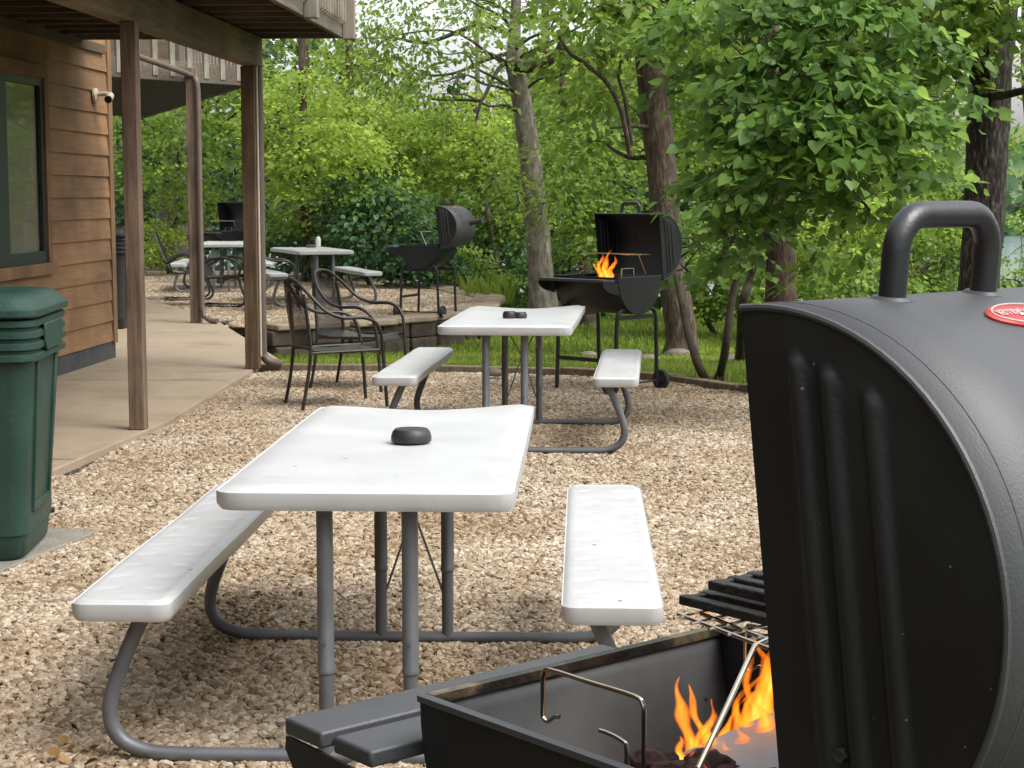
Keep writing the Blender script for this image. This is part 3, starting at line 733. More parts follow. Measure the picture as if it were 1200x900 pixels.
    for xs in ((x1-.03, x0+.03)):
        mb = MB(); poly = [(-.425,-.022),(-.427,-.038),(-.405,-.066),(-.36,-.092),(-.27,-.115),(-.235,-.12),(-.235,-.035),(-.27,-.028)]
        mb.prism(poly, -.002, .002, Matrix(((0,0,1,xs+.03*(1 if xs>0 else -1)-.004),(1,0,0,0),(0,1,0,z1),(0,0,0,1)))); mb.build('shelf_bracket', bl, t, smooth=False)
    # legs, braces, wheels
    for sx in (-1,1):
        for sy in (-1,1):
            mb = MB(); mb.tube(curve([(sx*(Lh-.03), sy*.10, zr-.235),(sx*(Lh-.03), sy*.19, zr-.25),(sx*(Lh-.03), sy*.225, zr-.30),(sx*(Lh-.03), sy*.235, zr-.42)],4)+[Vector((sx*(Lh-.03), sy*.25, zg+(.03 if sx>0 else 0)))], .0155, 10); mb.build('leg', bl, t)
        mb = MB(); mb.box(sx*(Lh-.03)-.006, sx*(Lh-.03)+.006, -.24, .24, zr-.315, zr-.285); mb.build('brace', bl, t)
    mb = MB(); mb.box(-Lh+.03, Lh-.03, -.25, -.24, zg+.23, zg+.26); mb.build('brace', bl, t)
    mb = MB(); mb.tube([(Lh-.03,-.30,.07),(Lh-.03,.30,.07)], .008, 8); mb.build('axle', bl, t)
    for sy in (-1,1):
        mb = MB(); Cw = Vector((Lh-.03, sy*.30, .075))
        secs = [[(Cw.x+r_*math.cos(a), Cw.y+dy, Cw.z+r_*math.sin(a)) for a in [2*math.pi*k/24 for k in range(24)]] for r_,dy in ((.03,-.02),(.045,-.012),(.066,-.022),(.075,-.014),(.075,.014),(.066,.022),(.045,.012),(.03,.02))]
        mb.loft(secs); wh = mb.build('wheel', M['rubber'], t)
        mb = MB(); mb.tube([Cw+Vector((0,-.028,0)), Cw+Vector((0,.028,0))], .014, 10); mb.build('hub', M['black_skylit'], wh)
    # inner: warming rack, cradle handles, coal grate
    if fore:
        rk = thing('warming_rack', (0,0,0), None, None); rk.parent = t
        bpy.data.objects.remove(rk)
        mb = MB(); mb.tube([(.17,.10,zr-.01),(.012,.035,1.0),(-.03,.03,1.003)], .0032, 8)
        mb.tube([(.012,.055,1.0),(-.025,-.115,1.0)], .0026, 8); mb.tube([(-.01,.052,1.0),(-.047,-.10,1.0)], .0026, 8)
        for k in range(6): mb.tube([(.008-.003*k,.045-.03*k,1.0),(-.235,.045-.03*k,1.0)], .0018, 6)
        mb.build('warming_rack', M['chrome'], t)
        for k in range(2):
            x = .138 - k*.34; z = .955 if k == 0 else .95
            mb = MB(); mb.tube(curve([(x,-.168,z-.055),(x,-.168,z-.02),(x,-.166,z-.006),(x,-.155,z),(x,-.09,z),(x,-.022,z),(x,-.010,z-.006),(x,-.008,z-.02),(x,-.008,z-.10)],4), .0028, 10)
            mb.tube(curve([(x,-.168,z-.045),(x,-.168,z-.056),(x,-.160,z-.060),(x,-.148,z-.052),(x,-.140,z-.050)],4), .0026, 8)
            mb.tube(curve([(x,-.075,z-.050),(x,-.060,z-.050),(x,-.040,z-.053),(x,-.034,z-.06),(x,-.034,z-.10)],4), .0026, 8)
            mb.build('cradle_handle', M['chrome'], t)
        for (x,y,z) in ((-.236,-.12,zr-.03),(-.236,-.10,zr-.07),(-.236,.02,zr-.04),(-.236,.06,zr-.09)):
            mb = MB(); mb.tube([(x,y,z),(x+.01,y,z)], .006, 6); mb.build('bolt', M['chrome'], t)
        mb = MB(); mb.box(-.236,-.232,-.05,.12,zr-.055,zr-.04); mb.build('damper', M['iron'], t)
    else:
        mb = MB(); z = zr+.16
        mb.tube([(-Lh+.02,.10,zr),(-Lh+.03,.02,z)], .004, 6); mb.tube([(Lh-.02,.10,zr),(Lh-.03,.02,z)], .004, 6)
        for y in (.02,.06,.10,.14): mb.tube([(-Lh+.03,y,z),(Lh-.03,y,z)], .004, 6)
        for x in (-Lh+.03,Lh-.03): mb.tube([(x,.02,z),(x,.16,z)], .004, 6)
        mb.build('warming_rack', M['chrome'], t)
        for s in (-1,1):
            x = s*(Lh-.07); mb = MB(); mb.tube(curve([(x,-.13,zr-.02),(x,-.13,zr+.05),(x,-.12,zr+.06),(x,0,zr+.06),(x,.01,zr+.05),(x,.01,zr-.02)],3), .004, 6); mb.build('cradle_handle', M['chrome'], t)
    mb = MB(); zg2 = zr-(.19 if fore else .10)
    for k in range(9): mb.tube([(-Lh+.02,-.12+.027*k,zg2),(Lh-.02,-.12+.027*k,zg2)], .004, 6)
    mb.build('charcoal_grate', M['iron'], t)
    return t
FG_O, FG_R, FG_Z = Vector((.2487,1.860,0)), R(-139.3), .924
g1 = make_grill(FG_O, FG_R, 'large black barrel grill in the foreground with its lid open', zr=FG_Z, Lh=.245, fore=True)
make_grill((.72,13.08,0), R(-43), 'black barrel grill in front of trees with tall flame, open side toward camera', zr=.865, Lh=.315)
p = G(510,363); g3 = make_grill((p.x-.03,20.9,0), math.atan2(.93,.36)-math.pi, 'black barrel grill on the terrace by the hedge, lid seen from behind', zr=.865, Lh=.29)
p = G(262,316); make_grill((-4.75,28.4,0), R(-35), 'black barrel grill farthest left behind the terrace table', zr=.865, Lh=.29)

FM = Matrix.Translation(FG_O) @ Matrix.Rotation(FG_R,4,'Z')
def fg(x,y,z): return FM @ Vector((x,y,z))
# loose cast grates stacked on the warming rack
gr = None
for k, (z, x0, rot, lab) in enumerate(((1.008,-.035,0,'lower cast iron grate of the stack on the foreground grill rack'),(1.026,-.062,.03,'upper cast iron grate of the stack on the foreground grill rack'))):
    mb = MB()
    for i in range(6): mb.box(x0-.034*i-.016, x0-.034*i, -.125+.025*k, .16, 0, .011)
    mb.box(x0-.20, x0-.004, -.123+.025*k, -.113+.025*k, .001, .010); mb.box(x0-.20, x0-.004, .147, .158, .001, .010)
    o = mb.build('cooking_grate', M['iron'], bevel=.002); o.location = fg(0,0,z); o.rotation_euler = (0,0,FG_R+rot); tag(o, lab, 'grate')
# charcoal, steel plate
mb = MB()
qc = FM.inverted() @ G(815,903,FG_Z-.085)
for k in range(90):
    c = Vector((qc.x+random.gauss(0,.045), qc.y+random.gauss(0,.03), FG_Z-.092+random.uniform(-.012,.012))) if k > 55 else Vector((random.uniform(-.21,.12), random.uniform(-.10,.14), zc if False else FG_Z-.115+random.uniform(-.015,.022)))
    r_ = random.uniform(.014,.026); s8 = []
    for zz, q in ((-1,.5),(-.4,1),(.4,.95),(1,.45)):
        s8.append([(c.x+r_*q*random.uniform(.75,1.15)*math.cos(a), c.y+r_*q*random.uniform(.75,1.15)*math.sin(a), c.z+zz*r_*.75) for a in [2*math.pi*j/7 for j in range(7)]])
    mb.loft(s8)
o = mb.build('charcoal', M['coal'], ang=30); o.location = FG_O; o.rotation_euler = (0,0,FG_R)
tag(o, 'burning lump charcoal piled inside the foreground grill', 'charcoal', kind='stuff')
mb = MB(); mb.add([(-.02,-.10,.0),(-.02,.16,.0),(-.20,.16,.035),(-.22,.10,.045),(-.22,-.06,.045)],[(0,1,2,3,4)]); o = mb.build('heat_plate', M['greyplate'], solid=.003); o.location = fg(0,0,FG_Z-.085); o.rotation_euler = (0,0,FG_R)
tag(o, 'pale grey steel plate lying over the charcoal in the foreground grill', 'plate')

# flames
def tongue(mb, heat, base, pts, wid, face):
    # flat curved blade built from centre line; heat fades at rim and tip
    n = len(pts); cols = 7
    for layer in range(2):
        o0 = len(mb.v)
        for i, (p, w_) in enumerate(zip(pts, wid)):
            for j in range(cols):
                a = (j/(cols-1)-.5)*2
                d = face*(a*w_) + Vector((-face.y, face.x, 0))*((1-a*a)*w_*.45*(1 if layer else -1))
                mb.v.append(tuple(Vector(base)+Vector(p)+d)); v = i/(n-1)
                heat.append(max(0,(1-abs(a)**1.6))*(1.0-.75*v**1.5)*(.35+.65*min(1,v*5)))
        mb.f += [(o0+i*cols+j, o0+i*cols+j+1, o0+(i+1)*cols+j+1, o0+(i+1)*cols+j) for i in range(n-1) for j in range(cols-1)]
def make_fire(loc, specs, label, H0, sc=1.0):
    t = thing('fire', loc, label, 'fire')
    for (x, y, h, w_, lean, seed) in specs:
        rnd = random.Random(seed); pts = []; wid = []
        ph1, ph2 = rnd.uniform(0,6), rnd.uniform(0,6)
        for i in range(26):
            v = i/25; sway = (.16*math.sin(v*5+ph1)+.07*math.sin(v*11+ph2))*h*v**.8 + lean*h*v*v
            pts.append(Vector((sway, .3*sway*math.sin(ph2), h*v)))
            wid.append(w_*(.35+.65*math.sin(min(1,v*2.2)*math.pi/2))*(1-v)**.75*(1+.22*math.sin(v*13+ph2)) + .0006)
        mb = MB(); heat = []; a = rnd.uniform(-.5,.5)
        tongue(mb, heat, (x,y,0), pts, wid, Vector((math.cos(a),math.sin(a),0)))
        o = mb.build('flame_tongue', M['flame'], t, ang=180)
        at = o.data.attributes.new('glow_amt','FLOAT','POINT'); at.data.foreach_set('value', heat)
    return t
base = D(850,905,1.98)
fb = Vector((base.x, base.y, base.z))
sp = []
def fp(px, py, Y=1.98): 
    q = D(px,py,Y)-fb; return q
for i,(px,py0,py1,w_,lean,Y) in enumerate(((824,893,800,.010,-.12,1.98),(808,893,792,.013,-.1,1.97),(835,895,850,.013,-.1,1.96),(845,897,815,.007,.25,2.0),(863,890,785,.013,.3,2.0),(872,900,790,.014,.25,1.99),(884,880,752,.020,.15,2.02),(893,860,742,.022,.05,2.03),(900,898,865,.010,.0,1.95),(852,898,868,.012,.0,1.94),(826,899,870,.011,0,1.94),(905,820,748,.014,-.15,2.03),(818,896,820,.010,.2,1.96),(800,897,862,.010,-.2,1.95),(877,897,760,.012,.1,2.04),(890,895,800,.016,-.1,1.97),(842,898,840,.008,-.3,1.97),(866,898,850,.016,.1,1.95))):
    q0 = fp(px,py0,Y); q1 = fp(px,py1,Y); sp.append((q0.x,q0.y,q1.z-q0.z,w_,lean,i*3+1,q0.z))
t = thing('fire', fb, 'orange flames rising from charcoal inside the foreground grill', 'fire')
def one(t, x,y,z,h,w_,lean,seed):
    rnd = random.Random(seed); pts = []; wid = []; ph1, ph2 = rnd.uniform(0,6), rnd.uniform(0,6)
    for i in range(26):
        v = i/25; sway = (.12*math.sin(v*5+ph1)+.05*math.sin(v*11+ph2))*h*v**.7 + lean*h*v*v
        pts.append(Vector((sway, .3*sway, h*v))); wid.append(1.15*w_*(.4+.6*math.sin(min(1,v*2.2)*math.pi/2))*(1-v)**.7*(1+.25*math.sin(v*12+ph2)) + .0004)
    mb = MB(); heat = []; a = rnd.uniform(-.35,.35)
    tongue(mb, heat, (x,y,z), pts, wid, Vector((math.cos(a),math.sin(a),0)))
    o = mb.build('flame_tongue', M['flame'], t, ang=180); at = o.data.attributes.new('glow_amt','FLOAT','POINT'); at.data.foreach_set('value', heat)
for (x,y,h,w_,lean,seed,z) in sp: one(t,x,y,z,h,w_,lean,seed)
b2 = D(710,330,13.0)
t = thing('fire', b2, 'small orange fire burning in the grill in front of the trees', 'fire')
for i,(dx,h,w_,ln) in enumerate(((-.03,.22,.035,-.1),(.0,.24,.04,.1),(.03,.20,.032,.15),(-.045,.14,.022,-.3),(.05,.12,.02,0),(.01,.15,.04,-.1))): one(t,dx,0,0,h,w_,ln,40+i)

# ------------------------------------------------------------------ wheeled bin
def make_bin(loc, rz, label, mat):
    t = thing('trash_bin', loc, label, 'trash bin', rz)
    W0, D0, W1, D1 = .48, .56, .60, .70
    def sec(z, k=0, grow=0, r=.07):
        u = z/.88; return rrect(W0+(W1-W0)*u+grow, D0+(D1-D0)*u+grow, r, z, 6)
    mb = MB(); mb.loft([sec(0,grow=-.04), sec(.02,grow=-.01), sec(.10), sec(.105,grow=.012), sec(.14,grow=.012), sec(.22), sec(.80), sec(.84)]); mb.build('body', mat, t)
    # recessed-looking raised frame on each side
    for s in (-1,1):
        x = lambda z: s*((W0+(W1-W0)*z/.88)/2)
        for (ya,yb) in ((-.20,-.17),(.17,.20)):
            mb = MB(); mb.add([(x(.2)-s*.004,ya*.86,.2),(x(.2)+s*.012,ya*.86,.2),(x(.2)+s*.012,yb*.86,.2),(x(.2)-s*.004,yb*.86,.2),(x(.8)-s*.004,ya,.8),(x(.8)+s*.012,ya,.8),(x(.8)+s*.012,yb,.8),(x(.8)-s*.004,yb,.8)],[(3,2,1,0),(4,5,6,7),(0,1,5,4),(1,2,6,5),(2,3,7,6),(3,0,4,7)]); mb.build('side_rib', mat, t, bevel=.004)
        mb = MB(); mb.box(x(.21)-.01*s-.004, x(.21)+.008*s+.004, -.17, .17, .18, .215); mb.build('side_rib', mat, t, bevel=.006)
    # ribbed collar
    secs = []
    for k in range(4):
        z = .80+.045*k
        secs += [rrect(W1+.015,D1+.015,.08,z,6), rrect(W1+.045,D1+.045,.09,z+.008,6), rrect(W1+.045,D1+.045,.09,z+.030,6), rrect(W1+.015,D1+.015,.08,z+.038,6)]
    mb = MB(); mb.loft(secs); col = mb.build('collar', mat, t)
    for s in (-1,1):
        mb = MB(); X = s*(W1/2+.026); mb.prism([(-.14,.835),(.14,.835),(.17,.865),(.17,.945),(-.17,.945),(-.17,.865)], -.006, .006, Matrix(((0,0,1,X),(1,0,0,0),(0,1,0,0),(0,0,0,1)))); mb.build('handle', mat, t, bevel=.005)
    mb = MB(); mb.prism([(-.14,.835),(.14,.835),(.17,.865),(.17,.945),(-.17,.945),(-.17,.865)], -.006, .006, Matrix(((1,0,0,0),(0,0,1,-D1/2-.026),(0,1,0,0),(0,0,0,1)))); mb.build('handle', mat, t, bevel=.005)
    z = .985
    mb = MB(); mb.loft([rrect(W1+.05,D1+.06,.09,z-.008,6), rrect(W1+.07,D1+.08,.10,z,6), rrect(W1+.07,D1+.08,.10,z+.022,6), rrect(W1+.03,D1+.04,.09,z+.034,6), rrect(W1+.0,D1+.0,.09,z+.062,6), rrect(W1-.07,D1-.07,.08,z+.080,6), rrect(W1-.16,D1-.16,.07,z+.085,6), rrect(W1-.2,D1-.2,.06,z+.078,6)]); ld = mb.build('lid', mat, t)
    mb = MB(); mb.loft([rrect(.16,D1*.7,.05,z+.07,5), rrect(.14,D1*.66,.05,z+.097,5), rrect(.10,D1*.6,.04,z+.10,5)]); mb.build('lid_ridge', mat, ld)
    mb = MB(); mb.tube([(-W0/2-.02,D0/2-.02,.11),(W0/2+.02,D0/2-.02,.11)], .012, 10); mb.build('axle', M['iron'], t)
    for s in (-1,1):
        mb = MB(); mb.tube([(s*(W0/2-.10),D0/2-.0,.10),(s*(W0/2-.055),D0/2-.0,.10)], .10, 24); mb.build('wheel', M['rubber'], t, bevel=.01)
    return t
make_bin((-2.205,7.05,.022), R(4), 'dark green wheeled trash bin standing on a grey paver', M['green'])
p = G(140,340); bb = make_bin((-4.35,18.6,.045), 0, 'black bin half hidden behind the wooden house corner', M['cap'])

# ------------------------------------------------------------------ house
HY = .063                                       # house yaw
HC = Vector((-3.5,15.2,0)); hd = Vector((math.sin(HY),math.cos(HY),0)); hn = Vector((math.cos(HY),-math.sin(HY),0))
house = thing('wooden_house', HC, 'brown cedar-sided house with a raised deck at left', 'house', -HY)
# local frame: +y along the wall away from camera (corner at y=0), +x out from wall
cor = 0.0; y_near = -24; wy0, wy1 = -5.7, -1.72   # window span along wall; house extended unseen behind camera to block light
mb = MB(); mb.box(-5, -.02, y_near, -.02, .02, 5.6); mb.build('wall_core', M['found'], house, smooth=False)
mb = MB(); mb.box(-.03, .012, y_near, -.01, -.1, .22); mb.box(-5,-.01,-.02,.004,-.1,.22); mb.build('foundation', M['found'], house, smooth=False)
def boards(y0, y1, zlo, zhi, mb):
    z = .20
    while z < zhi:
        za, zb = z, z+.178
        if zb > zlo-.01 and za < zhi:
            y = y0
            while y < y1-.01:
                ye = min(y1, y+random.uniform(2.2,4.0)); 
                if y1-ye < .6: ye = y1
                o = random.uniform(0,.002)
                mb.add([(.0,y,za),(.026+o,y,za),(.008+o,y,zb+.012),(-.01,y,zb+.012),(.0,ye-.003,za),(.026+o,ye-.003,za),(.008+o,ye-.003,zb+.012),(-.01,ye-.003,zb+.012)],
                       [(0,1,2,3),(7,6,5,4),(0,4,5,1),(1,5,6,2),(2,6,7,3)]); y = ye
        z += .178
mb = MB(); boards(wy1, -.11, 0, 5.5, mb); boards(wy0, wy1, 2.42, 5.5, mb); boards(wy0, wy1, 0, .86, mb); boards(y_near, wy0, 0, 5.5, mb)
mb.build('siding', M['siding'], house, ang=20)
mb = MB(); mb.box(-.02,.034,-.11,0.0,.18,5.5); mb.box(-.11,-.02,.0,.022,.18,5.5); mb.build('corner_board', M['trim'], house, bevel=.003)
# window (frame, panes)
zb0, zb1 = .95, 2.36
wn = MB()
for (ya,yb,za,zb) in ((wy0,wy1,zb1-.005,zb1+.09),(wy0,wy0+.09,zb0,zb1),(wy1-.085,wy1,zb0,zb1)): wn.box(.002,.045,ya,yb,za,zb)
win = wn.build('window', M['trim'], house, bevel=.003)
wn = MB(); wn.box(.0,.07,wy0,wy1+.03,zb0-.09,zb0+.0); wn.build('sill', M['trim'], win, bevel=.004)
fm = MB(); ym = -2.62
for (ya,yb,za,zb) in ((wy0+.09,wy1-.085,zb1-.07,zb1-.005),(wy0+.09,wy1-.085,zb0,zb0+.09),(wy1-.135,wy1-.085,zb0+.09,zb1-.07),(ym-.22,ym+.02,zb0+.09,zb1-.07),(wy0+.09,wy0+.15,zb0+.09,zb1-.07)): fm.box(-.012,.026,ya,yb,za,zb)
fm.build('frame', M['winframe'], win, bevel=.003)
for (ya,yb) in ((ym+.02,wy1-.135),(wy0+.15,ym-.22)):
    g = MB(); g.box(-.004,.002,ya,yb,zb0+.09,zb1-.07); g.build('pane', M['glass'], win, smooth=False)
    g = MB()
    k = ya+.02
    while k < yb-.1: g.box(-.016,-.011,k,k+.1765,zb0+.09,zb1-.07); k += .178
    g.build('reflection_panel', M['reflect_beige'], win, smooth=False)  # added panel standing in for the reflection in the pane
# deck above (local coords of house): beam line at x = bx
def hl(p):                                      # world -> house local
    d = Vector(p)-HC; return Vector((d.dot(hn), d.dot(hd), d.z))
P1 = hl(G(158,503,.045)); P3 = hl(G(297,432,.045)); bx = (P1.x+P3.x)/2
dk = thing('deck', HC, 'weathered wooden deck with railing overhanging the patio', 'deck', -HY)
zbm = 2.50; ex = bx+.74; yend = P3.y+.10
mb = MB(); mb.box(bx-.07,bx+.07,y_near,P3.y+.09,zbm,zbm+.235); mb.build('beam', M['beam'], dk, bevel=.006)
mb = MB(); y = y_near
while y < yend-.1: mb.box(.0, ex-.04, y, y+.04, zbm+.236, zbm+.43); y += .406
mb.build('joists', M['joist'], dk)
mb = MB(); mb.box(.005,.045,y_near,-.2,zbm+.16,zbm+.235); mb.build('ledger', M['joist'], dk)
mb = MB(); x = -.02
while x < ex-.02: mb.box(x, min(ex,x+.138), y_near, yend-.01, zbm+.432, zbm+.47); x += .142
mb.build('deck_boards', M['joist'], dk)
mb = MB(); mb.box(ex-.039,ex,y_near,yend,zbm+.225,zbm+.475); mb.box(.0,ex-.04,yend-.04,yend,zbm+.225,zbm+.431); mb.build('fascia', M['fascia'], dk, bevel=.004)
y = yend-.17; n = 0
while y > y_near and n < 95:
    mb = MB(); mb.add([(ex+.002,y,zbm+.32),(ex+.038,y,zbm+.345),(ex+.038,y,zbm+1.45),(ex+.002,y,zbm+1.45),(ex+.002,y+.038,zbm+.32),(ex+.038,y+.038,zbm+.345),(ex+.038,y+.038,zbm+1.45),(ex+.002,y+.038,zbm+1.45)],[(3,2,1,0),(4,5,6,7),(0,1,5,4),(1,2,6,5),(2,3,7,6),(3,0,4,7)]); mb.build('baluster', M['baluster'], dk); y -= .118; n += 1
for y in (yend-.045, yend-1.75, yend-3.5, yend-5.3): 
    mb = MB(); mb.box(ex+.002,ex+.095,y-.05,y+.05,zbm+.215,zbm+1.5); mb.build('railing_post', M['baluster'], dk, bevel=.004)
mb = MB(); mb.box(ex+.0,ex+.1,y_near,yend,zbm+1.502,zbm+1.54); mb.build('handrail', M['baluster'], dk, bevel=.004)
for pp, mt, lab in ((P1,'post','square wooden deck post nearest, standing on the patio edge'),(P3,'post_brown','square wooden deck post by the lawn with pale conduit')):
    mb = MB(); w2 = .047 if mt == 'post' else .056; mb.box(-w2,w2,-w2,w2,0,zbm-.045-.002)
    o = mb.build('deck_post', M[mt], bevel=.006); wpos = HC + hn*(pp.x+(.025 if mt=='post' else 0)) + hd*pp.y; o.location = (wpos.x,wpos.y,.046); o.rotation_euler=(0,0,-HY)
    tag(o, lab, 'post')
# side wall post further houseward on first frame of view
o_sp = HC + hn*(P3.x+.055) + hd*(P3.y+.12)
sp_ = thing('downspout', (o_sp.x,o_sp.y,.05), 'brown downspout with pale edge behind the post by the lawn', 'downspout')
mb = MB(); mb.tube(curve([(0,0,2.66),(0,0,1.3),(0,0,.2),(.01,0,.09),(.06,0,.04),(.16,0,.02)],5), .036, 10); mb.build('pipe', M['spout'], sp_)
mb = MB(); mb.tube([(.004,-.135,2.46),(.004,-.135,.10)], .010, 8); mb.build('conduit', M['spout_w'], sp_)
# far deck of the other wing
A = Vector((-5.9,17.3,0)); A = D(120,92,18.4); B = D(283,101,20.0); Cc = D(165,138,28.5)
dk2 = thing('deck', (0,0,0), 'farther weathered deck of the other wing seen between the posts', 'deck')
z2 = B.z; a = Vector((A.x,A.y,0)); b_ = Vector((B.x,B.y,0)); c_ = Vector((Cc.x,Cc.y,0)); a0 = b_ + (a-b_)*3.2; d0 = c_ + (a-b_)*2.4
mb = MB(); mb.prism([(q.x,q.y) for q in (a0,b_,c_,d0)], z2+.02, z2+.17); mb.build('deck_floor', M['shade_wood'], dk2, smooth=False)
def wallseg(name, p, q, z0, z1, th, mat, parent, off=0):
    d = q-p; nrm = Vector((d.y,-d.x,0)).normalized(); p = p+nrm*off
    mb = MB(); mb.box(0,d.length,-th,0,z0,z1); o = mb.build(name, mat, parent, bevel=.004); o.location = p; o.rotation_euler = (0,0,math.atan2(d.y,d.x)); return o
wallseg('fascia', a0, b_, z2, z2+.22, .04, M['fascia'], dk2, .042); wallseg('fascia', b_, c_, z2, z2+.22, .04, M['fascia'], dk2, .042)
for (p_, q_) in ((a0,b_),(b_,c_)):
    d = q_-p_; nrm = Vector((d.y,-d.x,0)).normalized(); n = int(d.length/.24)
    for k in range(max(0,n-38), n):
        c0 = p_ + d*((k+.5)/n) + nrm*.075
        mb = MB(); mb.box(-.035,.035,-.018,.018,z2+.05,z2+1.2); o = mb.build('baluster', M['baluster'], dk2); o.location = c0; o.rotation_euler = (0,0,math.atan2(d.y,d.x))
    wallseg('handrail', p_, q_, z2+1.2, z2+1.24, .1, M['baluster'], dk2, .08)
wallseg('back_wall', a0+Vector((-.3,1.6,0)), b_+Vector((-1.2,2.2,0)), z2+.2, z2+3, .1, M['joist'], dk2)
q = D(231,376,19.25); q.z = 0
mb = MB(); mb.box(-.065,.055,-.06,.06,0,2.80); o = mb.build('deck_post', M['post'], bevel=.006); o.location = (q.x,q.y,.046); tag(o, 'thin wooden post in front of the far terrace chairs', 'post')
t = thing('downspout', (q.x+.075,q.y-.095,.05), 'brown bent downspout beside the thin far post', 'downspout')
mb = MB(); e = D(150,62,18.2)-Vector((q.x+.075,q.y-.095,.05)); zt = 2.66
mb.tube(curve([e,(-.10,0,zt+.06),(-.02,0,zt+.0),(0,0,zt-.12)],5)[:-1]+[Vector((0,0,zt-.12)),Vector((0,0,.2)),Vector((.02,-.02,.08)),Vector((.10,-.05,.03)),Vector((.18,-.08,.025))], .032, 10); mb.build('pipe', M['spout'], t)

# security camera on the wall
sc_ = D(113,112,14.7); ypos = hl(sc_)
t = thing('security_camera', HC + hn*.03 + hd*ypos.y + Vector((0,0,ypos.z)), 'cream security camera mounted near the house corner', 'security camera', -HY)
mb = MB(); mb.tube([(0,0,0),(.02,0,0),(.028,0,0)], [.062,.062,.05], 20); mb.build('mount', M['cream'], t)
mb = MB(); mb.tube(curve([(.02,0,.01),(.09,.0,.015),(.13,-.0,.005)],4), .02, 10); mb.build('arm', M['cream'], t)
mb = MB(); mb.tube([(.12,.05,.0),(.135,-.06,-.035)], .033, 16); mb.build('housing', M['cream'], t)
mb = MB(); mb.tube([(.135,-.055,-.034),(.137,-.072,-.039)], .030, 16); mb.build('lens', M['lens'], t)

# ------------------------------------------------------------------ foliage
LV = np.array([(0,0,0),(.30,.40,.07),(.68,.30,.05),(1,0,-.05),(.68,-.30,.05),(.30,-.40,.07)])
HEART = np.array([(.06,0,0),(-.06,.20,.04),(.08,.42,.10),(.36,.46,.09),(.70,.25,.04),(1.05,0,-.08),(.70,-.25,.04),(.36,-.46,.09),(.08,-.42,.10),(-.06,-.20,.04)])
def leaves_mesh(name, C, Hd, Nn, S_, tint, mat, parent=None, wide=1.0):
    n = len(C); LV_ = HEART if mat == M['leaf_heart'] else LV; m = len(LV_); h = m//2
    Hd = Hd/np.linalg.norm(Hd,axis=1,keepdims=True); Sd = np.cross(Nn,Hd); Sd /= (np.linalg.norm(Sd,axis=1,keepdims=True)+1e-9); Nn = np.cross(Hd,Sd)
    V = (C[:,None,:] + S_[:,None,None]*(LV_[None,:,0,None]*Hd[:,None,:] + wide*LV_[None,:,1,None]*Sd[:,None,:] + LV_[None,:,2,None]*Nn[:,None,:])).reshape(-1,3)
    base = (np.arange(n)*m)[:,None]
    Fc = np.concatenate([base+np.array([[0]+list(range(m-1,h-1,-1))]), base+np.array([[0]+list(range(h,0,-1))])],axis=1).reshape(-1)
    me = bpy.data.meshes.new(name); me.vertices.add(len(V)); me.vertices.foreach_set('co', V.ravel().astype(np.float32))
    nf = n*2; me.loops.add(nf*(h+1)); me.loops.foreach_set('vertex_index', Fc.astype(np.int32))
    me.polygons.add(nf); me.polygons.foreach_set('loop_start', (np.arange(nf)*(h+1)).astype(np.int32)); me.update(calc_edges=True)
    at = me.attributes.new('tint','FLOAT','FACE'); at.data.foreach_set('value', np.repeat(tint,2).astype(np.float32))
    me.materials.append(mat); o = bpy.data.objects.new(name, me); COL.objects.link(o)
    if parent: o.parent = parent
    return o
def unit(n):
    v = rng.normal(size=(n,3)); return v/np.linalg.norm(v,axis=1,keepdims=True)
def crown_points(ells, leaf, lpc, spread, flat=.3, shell=.45, droop=.25):
    """ells: (centre, radii, n sprays). returns arrays"""
    Cs, Hs, Ns, Ss, Ts, SC = [], [], [], [], [], []
    for (c, r, k) in ells:
        u = unit(k); rad = (shell + (1-shell)*rng.random((k,1)))**.6
        sc = np.array(c) + u*rad*np.array(r)
        SC.append(sc)
        up = .5+.5*u[:,2]
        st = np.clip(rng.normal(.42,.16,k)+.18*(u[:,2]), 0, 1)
        axis = np.c_[u[:,0],u[:,1],np.zeros(k)]; axis /= np.linalg.norm(axis,axis=1,keepdims=True)+1e-6
        for i in range(k):
            m = max(3, int(lpc*rng.uniform(.6,1.4)))
            a = rng.random(m)*2*math.pi; q = np.sqrt(rng.random(m))*spread*rng.uniform(.7,1.2)
            off = np.c_[np.cos(a)*q, np.sin(a)*q, rng.normal(0,flat*spread*.35,m) - droop*q*q/spread]
            # tilt spray plane outward-down
            tilt = rng.uniform(.1,.55); ax = axis[i]; t = off@ax; off[:,2] -= t*tilt
            C = sc[i]+off; hd_ = np.c_[np.cos(a),np.sin(a),np.zeros(m)]*.7 + ax*.5 + np.array([0,0,-1])*rng.uniform(.05,.9,(m,1)) + rng.normal(0,.35,(m,3))
            nn_ = np.array([0,0,1.]) + rng.normal(0,.55,(m,3)) + ax*.35
            Cs.append(C); Hs.append(hd_); Ns.append(nn_); Ss.append(leaf*rng.uniform(.6,1.25,m)); Ts.append(np.clip(st[i]+rng.normal(0,.14,m),0,1))
    return map(np.concatenate, (Cs,Hs,Ns,Ss,Ts,SC))
def limb(mb, p0, p1, r0, r1, n=5, wig=.12, sides=6):
    p0, p1 = Vector(p0), Vector(p1); L_ = (p1-p0).length; pts = [p0]
    for i in range(1,n): 
        t = i/n; pts.append(p0.lerp(p1,t)+Vector((random.gauss(0,1),random.gauss(0,1),random.gauss(0,1)))*L_*wig*.35+Vector((0,0,L_*.06*math.sin(t*3.1))))
    pts.append(p1); pts = curve(pts,3)
    mb.tube(pts, [r0+(r1-r0)*i/(len(pts)-1) for i in range(len(pts))], sides); return pts
